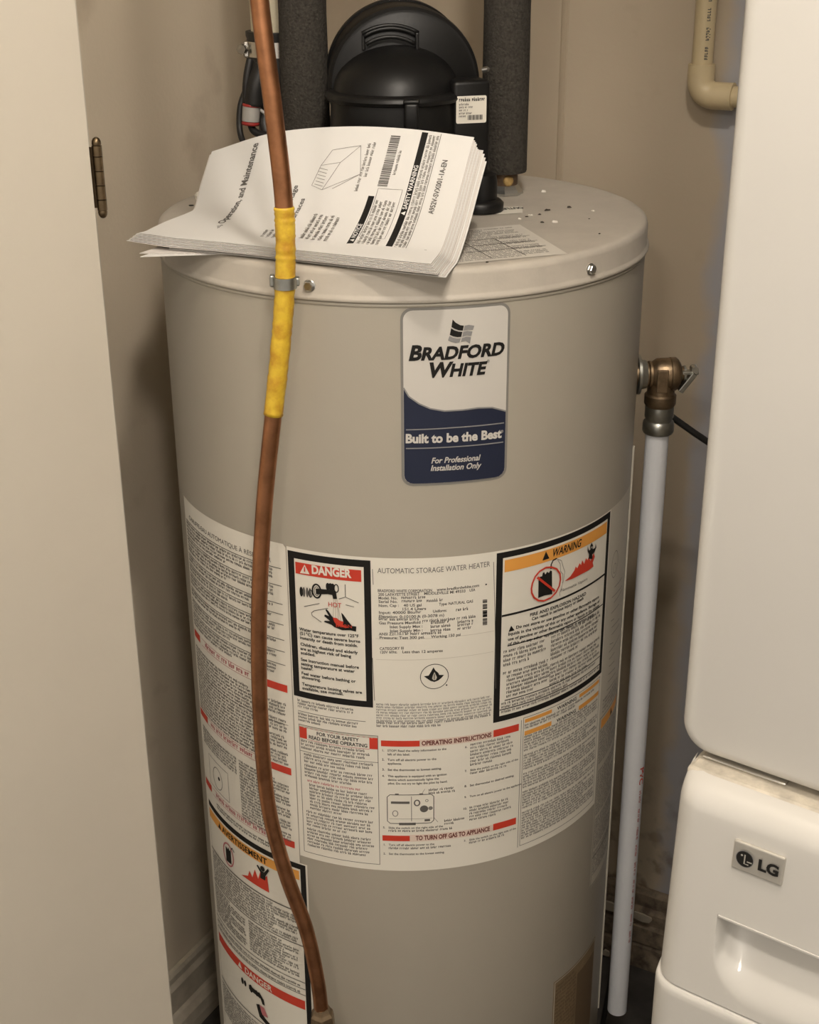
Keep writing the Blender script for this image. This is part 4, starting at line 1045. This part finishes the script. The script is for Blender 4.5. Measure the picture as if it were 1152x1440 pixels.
# second, thinner booklet underneath
m2 = thing('leaflet', (float(P0[0]) + .01, float(P0[1]) + .01, LIDZ), 'thin white leaflet tucked beneath the thick manual on the lid', 'leaflet')
for k in range(4):
    leaf('page', m2, -.0105 - .0009 * k, .10, 1.030 + .006 * k, -.015 - .004 * k + .03, .96 - .02 * k, 'paper' if k % 2 else 'paper_edge', LIDZ + .0042 - .0008 * k)
m3 = thing('folded_sheet', (-.19, 1.36, LIDZ), 'loose flat white sheets poking out from under the curled manual', 'paper')
for k, (p, q_) in enumerate(((atz(196, 356, LIDZ + .0012), 0), (atz(197, 361, LIDZ + .0005), 1))):
    a = p; b = atz(318, 356 + q_, a.z); c_ = b + Vector((.03, .10, 0)); d_ = a + Vector((.05, .10, 0))
    V = [a, b, c_, d_, *(x_ - Z * .0004 for x_ in (a, b, c_, d_))]
    obj('sheet', V, [(0, 1, 2, 3), (7, 6, 5, 4), (0, 4, 5, 1), (1, 5, 6, 2), (2, 6, 7, 3), (3, 7, 4, 0)], 'paper' if k else 'paper_edge', m3)

# ================================================================== COPPER GAS LINE
KP = [(352, -330, 1.25), (354, -160, 1.245), (365, 0, 1.24), (384, 150, 1.235), (399.5, 290, 1.232), (401, 397, 1.232), (393.5, 500, 1.234), (384.5, 583, 1.235), (371, 720, 1.235), (364.5, 860, 1.23), (366, 1000, 1.225), (377, 1130, 1.22), (401, 1225, 1.215), (430, 1305, 1.21), (446, 1375, 1.205), (453, 1428, 1.203)]
path = [aty(*p) for p in KP]; path = [Vector((path[0].x - .005, 1.255, CEIL - .001)), Vector((path[0].x - .003, 1.253, 2.1))] + path
PT = catmull(path, 10)
cu = thing('copper_gas_line', (PT[-1].x, PT[-1].y, PT[-1].z), 'bent copper gas line with a yellow sleeve in front of the heater', 'gas line')
MB().add(*tube(PT, .0081, 20)).build('tube', 'copper', cu, smooth=True)
def seg(y0, y1):
    return [p for p in PT if y1 <= p.z <= y0]
zt, zm0, zm1, zb = aty(400, 291, 1.232).z, aty(401, 391, 1.232).z, aty(401, 403, 1.232).z, aty(384, 583, 1.235).z
rg = random.Random(8)
def sleeve(z0, z1, name):
    n = 34; P = []
    def pz(z):
        for a, b in zip(PT, PT[1:]):
            if a.z >= z >= b.z: return a.lerp(b, (a.z - z) / (a.z - b.z + 1e-9))
    P = [pz(z0 + (z1 - z0) * i / n) for i in range(n + 1)]
    rs = [.0090 + rg.uniform(-.00035, .0005) for _ in range(n + 1)]
    MB().add(*tube(P, .009, 20, rfun=lambda t: rs[int(round(t * n))])).build(name, 'yellow', cu, smooth=True)
sleeve(zt, zm0 - .003, 'yellow_sleeve'); sleeve(zm1 + .001, zb, 'yellow_sleeve')
kc = aty(401, 397, 1.232)
ck = MB().add(*lathe([(.0088, -.0055), (.0106, -.0052), (.0106, .0052), (.0088, .0055)], kc, (0, 0, 1), n=24, cap=False)).build('pipe_clamp', 'galv', cu, smooth=True, sharp=40)
MB().add(*box(kc.x - .0118, kc.y + .003, kc.z + .001, .0045, .008, .011, bev=.0015)).build('clamp_ear', 'galv', ck)
MB().add(*box(kc.x + .0110, kc.y + .004, kc.z, .004, .008, .008, bev=.0015)).build('clamp_ear', 'galv', ck)
# strap end reaching back to the jacket rim
MB().add(*box(kc.x - .002, kc.y + .0155, kc.z - .001, .010, .024, .008, bev=.001)).build('clamp_foot', 'galv', ck)
e = PT[-1]
MB().add(*lathe([(.0086, .012), (.0110, .006), (.0135, .002), (.0145, -.006), (.0145, -.024), (.012, -.026)], e, (-.05, 0, 1), n=6)).build('flare_nut', 'brass', cu)
MB().add(*tube(catmull([e + Vector((0, 0, -.022)), e + Vector((.002, 0, -.05)), e + Vector((.004, .018, -.066)), e + Vector((.006, .048, -.068))], 8), .0095, 18)).build('elbow_fitting', 'brass', cu, smooth=True)

# ================================================================== RELIEF VALVE AND DISCHARGE PIPE
vc = aty(931, 526, 1.49)
rv = thing('relief_valve', (vc.x, vc.y, vc.z), 'brass pressure relief valve on the side of the heater', 'valve')
XA = Vector((1, .03, 0))
MB().add(*lathe([(.0225, -.0285), (.0225, -.0255), (.017, -.0245), (.0155, -.018)], vc, XA, n=36)).build('flange_ring', 'galv', rv, smooth=True, sharp=40)
bd_ = MB().add(*lathe([(.0130, -.030), (.0130, -.016), (.0150, -.015), (.0150, -.0125), (.0140, -.012), (.0160, -.009), (.0180, -.006), (.0182, .008), (.0190, .009), (.0190, .0145), (.0172, .0175), (.0120, .0205), (.0085, .0210), (.0085, .026)], vc, XA, n=36)).build('valve_body', 'brass', rv, smooth=True, sharp=35)
MB().add(*box(vc.x - .002, vc.y - .0180, vc.z - .003, .0125, .004, .026, bev=.001)).build('cast_plate', 'brass', rv)
MB().add(*lathe([(.0150, -.004), (.0155, -.022), (.0178, -.024), (.0178, -.034), (.0160, -.037)], vc, (0, 0, 1), n=36)).build('outlet_neck', 'brass', rv, smooth=True, sharp=35)
MB().add(*lathe([(.0095, 0), (.0095, .0025)], vc + Vector((.0235, -.0, 0)), XA, n=20)).build('bonnet', 'galv', rv)
lv = MB().add(*box(vc.x + .0300, vc.y - .006, vc.z + .004, .018, .010, .004, bev=.001)).add(*box(vc.x + .0270, vc.y - .006, vc.z - .0065, .006, .016, .026, ex=(.82, 0, -.57), ey=(0, 1, 0), bev=.001)).build('test_lever', 'galv', rv)
MB().add(*lathe([(.0042, -.006), (.0042, .006)], vc + Vector((.0345, -.006, .0075)), (0, 1, 0), n=14)).build('lever_pin', 'steel', rv, smooth=True, sharp=40)
dt_, db_ = aty(920.5, 600, 1.49), aty(868.5, 1424, 1.49)
dpv = thing('discharge_pipe', (db_.x, db_.y, db_.z), 'white plastic discharge pipe hanging down from the brass relief valve', 'pipe')
ptop = Vector((vc.x - .0005, vc.y, vc.z - .030)); pend = Vector((db_.x - .001, db_.y, db_.z + .006))
MB().add(*tube([ptop + Vector((0, 0, -.03)), pend], .0132, 28)).build('pipe', 'pvc', dpv, smooth=True, sharp=50)
MB().add(*lathe([(.0158, -.0365), (.0162, -.039), (.0162, -.050), (.0150, -.052), (.0150, -.054), (.0172, -.0560), (.0178, -.0600), (.0178, -.0665), (.0165, -.0690)], vc, (0, 0, 1), n=36)).build('adapter', 'galv', dpv, smooth=True, sharp=40)
# red print along the pipe
f = Flat(.01)
pd = (pend - ptop).normalized()
def pipemap(x, y, off):
    base = ptop + pd * x; a = y / .0132 + .62
    return base + Vector((math.sin(a), -math.cos(a), 0)) * (.0134 + off)
f.text(.485, -.002, 'PVC', .0062, 'red', .0001, .026, 1)
for k in range(9): f.fine(.520 + k * .028, .543 + k * .028, -.001, .0030, 'pink_ink', .0001, k + 3, .9)
f.build('pipe_print', dpv, pipemap)

# black cord behind the relief valve
pts_ = [Vector((.2745, 1.575, .004)), aty(879, 1250, 1.575), aty(895, 1000, 1.575), aty(905, 820, 1.575), aty(913, 690, 1.575), aty(921, 600, 1.578), aty(930, 577, 1.585), aty(941, 583.5, 1.59), aty(963, 599, 1.59), aty(986, 615, 1.59), aty(1040, 650, 1.60), aty(1090, 672, 1.62)]
pe = pts_[-1]; bdist = (CORNER - pe).dot(Ld); pts_.append(pe + Ld * (bdist * .6) + Vector((0, 0, -.02))); pts_.append(pe + Ld * (bdist - .006) + Vector((0, 0, -.02)))
tag(obj('power_cord', *tube(catmull(pts_, 8), .0042, 12), 'rubber', origin=tuple(pts_[0]), smooth=True), 'short black power cord running from the heater behind the dryer', 'cord')

# ================================================================== CREAM WATER PIPE ON THE BACK WALL
def bwp(x, y, off): return onplane(x, y, room(-off, 0), Ld)
OFF = .022; ca = bwp(987, 95, OFF); cb = bwp(984, 134, OFF)
cxp = (ca - CORNER).dot(Bd)
wp_ = thing('cream_water_pipe', tuple(room(-OFF, cxp, cb.z)), 'cream plastic water pipe with an elbow on the stained wall', 'pipe')
ez = cb.z + .0005
MB().add(*tube([room(-OFF, cxp, ez + .018), room(-OFF, cxp, CEIL - .001)], .0125, 28)).build('vertical_pipe', 'cpvc', wp_, smooth=True, sharp=50)
MB().add(*tube([room(-OFF, cxp + .018, ez), room(-OFF, 1.3, ez)], .0125, 28)).build('horizontal_pipe', 'cpvc', wp_, smooth=True, sharp=50)
P = [room(-OFF, cxp, ez + .036), room(-OFF, cxp, ez + .018)]
for k in range(1, 8):
    a = math.radians(90 * k / 8); P.append(room(-OFF, cxp + .018 * (1 - math.cos(a)), ez + .018 * (1 - math.sin(a))))
P += [room(-OFF, cxp + .018, ez), room(-OFF, cxp + .042, ez)]
MB().add(*tube(P, .0163, 28)).build('elbow', 'cpvc', wp_, smooth=True, sharp=50)
f = Flat(.02)
def cpm(x, y, off):
    a = y / .0125 + .55
    return room(-OFF, cxp, ez + x) + (Bd * math.sin(a) - Ld * math.cos(a)) * (.0126 + off)
for k in range(10): f.fine(.042 + k * .022, .058 + k * .022, -.001, .0042, 'ink_mid', .0001, 40 + k, 1)
f.build('pipe_print', wp_, cpm)
for z in (1.6, 2.1):
    MB().add(*box(*room(-.011, cxp, z), .036, .022, .012, ex=Bd, ey=Ld, bev=.002)).build('pipe_strap', 'galv', wp_)

# ================================================================== WASHER AND DRYER
PSI = math.radians(36)
eB = Vector((math.cos(PSI), -math.sin(PSI), 0)); nO = Vector((-math.sin(PSI), -math.cos(PSI), 0))
W0 = atz(951, 1092, .945); W0.z = 0
WID = .686
def WP(e, n, z): return W0 + eB * e + nO * n + Z * z
def smooth01(t): t = min(max(t, 0), 1); return t * t * (3 - 2 * t)
def edge_round(e, r_):      # rounded vertical edges of the fronts
    d = min(e, WID - e)
    return -(r_ - math.sqrt(max(0, r_ * r_ - (r_ - d) ** 2))) if d < r_ else 0
TOPZ, CRZ = .9465, .7600
def panel_n(z):
    t = (TOPZ - z) / (TOPZ - CRZ)
    n = .006 + .0125 * t
    d = TOPZ - z
    if d < .022: n -= .022 - math.sqrt(max(0, .022 ** 2 - (.022 - d) ** 2))
    return n
HX0, HX1, HZT, HZB = .0515, .27, .8425, .772
def recess(e, z):
    if z >= HZT or e < HX0 - .001 or e > HX1 + .001: return 0
    de = max(0, min(e - HX0, HX1 - e))
    q = 1 - min(de / .036, 1)
    bot = HZB - .004 + .040 * (1 - math.sqrt(max(0, 1 - q * q)))     # lower lip rises round the ends
    t = (z - bot) / (HZT - bot)
    if t <= 0: return 0
    f_ = t * t / .36 * .5 * .6 if t < .3 else (t - .15)
    f_ = (t * t / .6) if t < .3 else (.15 + (t - .3))
    return -.055 * f_ * smooth01((de + .0008) / .004)
wa = thing('washing_machine', tuple(WP(WID / 2, -.33, 0)), 'white front-loading washing machine under the dryer', 'washer')
# control panel with the drawer handle recess, as a fine height field
es = sorted(set([round(x, 5) for x in list(np.linspace(0, .024, 11)) + list(np.linspace(.024, .048, 8)) + list(np.linspace(.048, .062, 14)) + list(np.linspace(.062, .095, 14)) + list(np.linspace(.095, .245, 26)) + list(np.linspace(.245, .276, 16)) + list(np.linspace(.276, WID - .024, 20)) + list(np.linspace(WID - .024, WID, 11))]))
zs = list(np.linspace(CRZ + .0005, .800, 34)) + list(np.linspace(.8015, HZT - .0012, 24)) + [HZT - .0004, HZT + .0004] + list(np.linspace(HZT + .002, .926, 12)) + list(np.linspace(.928, TOPZ, 14))
V = []; F = []
for z in zs:
    for e_ in es:
        V.append(WP(e_, panel_n(z) + edge_round(e_, .024) + recess(e_, z), z))
ne = len(es)
for j in range(len(zs) - 1):
    for i in range(ne - 1): F.append((j * ne + i, j * ne + i + 1, (j + 1) * ne + i + 1, (j + 1) * ne + i))
pan = obj('control_panel', V, F, 'appliance', wa, smooth=True, sharp=55)
# lower front below the crease
V = []; F = []
zl = [.06, .1, .3, .6, .74, .750, .7545, .7572, .7588, .7595]
for z in zl:
    d = .7595 - z; rn = (.006 - math.sqrt(max(0, .006 ** 2 - (.006 - d) ** 2))) if d < .006 else 0
    for e_ in es: V.append(WP(e_ + (-.0025 if e_ < .3 else .0025), .0215 - rn + edge_round(e_, .024), z))
for e_ in es: V.append(WP(e_, .006 + edge_round(e_, .024), .7596))
for j in range(len(zl)):
    for i in range(ne - 1): F.append((j * ne + i, j * ne + i + 1, (j + 1) * ne + i + 1, (j + 1) * ne + i))
obj('front_panel', V, F, 'appliance', wa, smooth=True, sharp=55)
MB().add(*box(*WP(WID / 2, -.345, .5025), WID - .004, .645, .885, ex=eB, ey=-nO, bev=.006)).build('cabinet', 'appliance', wa)
# top cover, slightly dusty
MB().add(*box(*WP(WID / 2, -.335, .9420), WID - .002, .640, .010, ex=eB, ey=-nO, bev=.004)).build('top_cover', 'appliance_top', wa)
for e_ in (.06, WID - .06):
    for n_ in (-.06, -.6):
        MB().add(*lathe([(.02, .0002), (.022, .01), (.012, .02), (.012, .065)], WP(e_, n_, 0), n=16)).build('foot', 'rubber', wa)
dr_ = MB().add(*lathe([(.23, 0), (.225, .02), (.19, .03), (.17, .018), (.0, .010)], WP(WID / 2, .0205, .43), nO, n=56, cap=False)).build('door', 'chrome', wa, smooth=True, sharp=50)
# badge
b0, b1, bz0, bz1 = .0565, .0975, .8910, .9160
def bn(z): return panel_n(z)
def badgemap(x, y, off): return WP(x, bn(.90) + (.90 - y) * .066 + .0005 + off, y)
ncols = 1
V, F = box(0, 0, 0, b1 - b0, .003, bz1 - bz0, bev=.0012, seg=2)
V = [WP((b0 + b1) / 2 + v.x, bn(.9035) + .0013 - v.y - v.z * .066, (bz0 + bz1) / 2 + v.z) for v in V]
F = [tuple(reversed(q_)) for q_ in F]
bdg = obj('badge', V, F, 'badge', pan)
bdg['label'] = 'small silver badge with a round emblem and two black letters'
f = Flat(.02); T = .0034
f.disc(.0670, .9035, .0072, T, 'ink', 32)
f.ring(.0670, .9035, .0070, .0005, T + .0002, 'gray_ink', 32)
f.disc(.0645, .9062, .0009, T + .0003, 'badge', 12)
f.line([(.0670, .9075), (.0670, .8995), (.0705, .8995)], .0011, T + .0003, 'badge')
f.line([(.0690, .9020), (.0730, .9020)], .0011, T + .0003, 'badge')
f.build('badge_emblem', pan, badgemap)
f = Flat(.02); f.text(.0775, .8990, 'LG', .0088, 'ink', T, .0170, 2); f.build('badge_lettering', pan, badgemap)
# bright strip along the top of the handle recess
V = []; F = []
for i, e_ in enumerate(np.linspace(HX0 - .0005, HX1 + .0005, 40)):
    for (n_, z_) in ((.0003, HZT + .0006), (.0012, HZT + .0003), (.0012, HZT - .0012), (-.002, HZT - .0016)):
        V.append(WP(e_, panel_n(HZT) + n_, z_))
for i in range(39):
    for k in range(3): F.append((i * 4 + k, i * 4 + k + 1, i * 4 + 5 + k, i * 4 + 4 + k))
obj('handle_edge', V, F, 'appliance', pan)

D0 = aty(957, 990, .95); D0.z = 0
dy = thing('tumble_dryer', tuple(D0 + eB * (WID / 2) - nO * .33 + Z * .958), 'plain white tumble dryer stacked on top of the washing machine', 'dryer')
def DP(e, n, z): return D0 + eB * e + nO * n + Z * z
bm = bmesh.new(); bmesh.ops.create_cube(bm, size=1)
DZ0, DZ1, DD = .9525, 1.86, .66
for v in bm.verts: v.co = Vector((v.co.x * WID, v.co.y * DD, v.co.z * (DZ1 - DZ0)))
bmesh.ops.bevel(bm, geom=[e_ for e_ in bm.edges if abs(e_.verts[0].co.y - e_.verts[1].co.y) > .1], offset=.026, segments=8, affect='EDGES', profile=.5)
bmesh.ops.bevel(bm, geom=[e_ for e_ in bm.edges if all(v.co.y > .3 for v in e_.verts)], offset=.012, segments=4, affect='EDGES', profile=.5)
bm.verts.index_update()
V = [DP(v.co.x + WID / 2, v.co.y - DD / 2, v.co.z + (DZ0 + DZ1) / 2) for v in bm.verts]; F = [tuple(reversed([v.index for v in q_.verts])) for q_ in bm.faces]; bm.free()
obj('cabinet', V, F, 'appliance', dy, smooth=True, sharp=30)
MB().add(*lathe([(.24, 0), (.235, .018), (.20, .026), (.0, .022)], DP(WID / 2, .0005, 1.42), nO, n=56, cap=False)).build('door', 'appliance', dy, smooth=True, sharp=50)
MB().add(*box(*DP(WID / 2 + .1, .002, 1.80), .3, .008, .06, ex=eB, ey=-nO, bev=.003)).build('display_strip', 'black', dy)
MB().add(*lathe([(.035, 0), (.034, .02), (.030, .024), (0, .024)], DP(WID / 2, .0005, 1.78), nO, n=36, cap=False)).build('dial', 'chrome', dy, smooth=True, sharp=40)
for e_ in (.07, WID - .07):
    for n_ in (-.08, -.58):
        MB().add(*lathe([(.016, .9472), (.016, .956)], DP(e_, n_, 0), n=16)).build('foot', 'rubber', dy)
# stacking bracket between the two
sb = thing('stacking_bracket', tuple(WP(.06, -.03, .952)), 'thin metal stacking bracket between washing machine and dryer', 'bracket')
pa, pb = atz(987, 1064, .949), atz(1104, 1106, .949)
la = (pa - W0).dot(eB); lb = (pb - W0).dot(eB); na = (pa - W0).dot(nO)
MB().add(*box(*WP((la + lb) / 2, na - .016, .9487), lb - la, .030, .0028, ex=eB, ey=-nO, bev=.0012)).build('plate', 'chrome', sb, smooth=True, sharp=60)
MB().add(*box(*WP((la + lb) / 2, na - .016, .9510), lb - la - .008, .016, .0016, ex=eB, ey=-nO, bev=.0005)).build('raised_lip', 'chrome', sb)
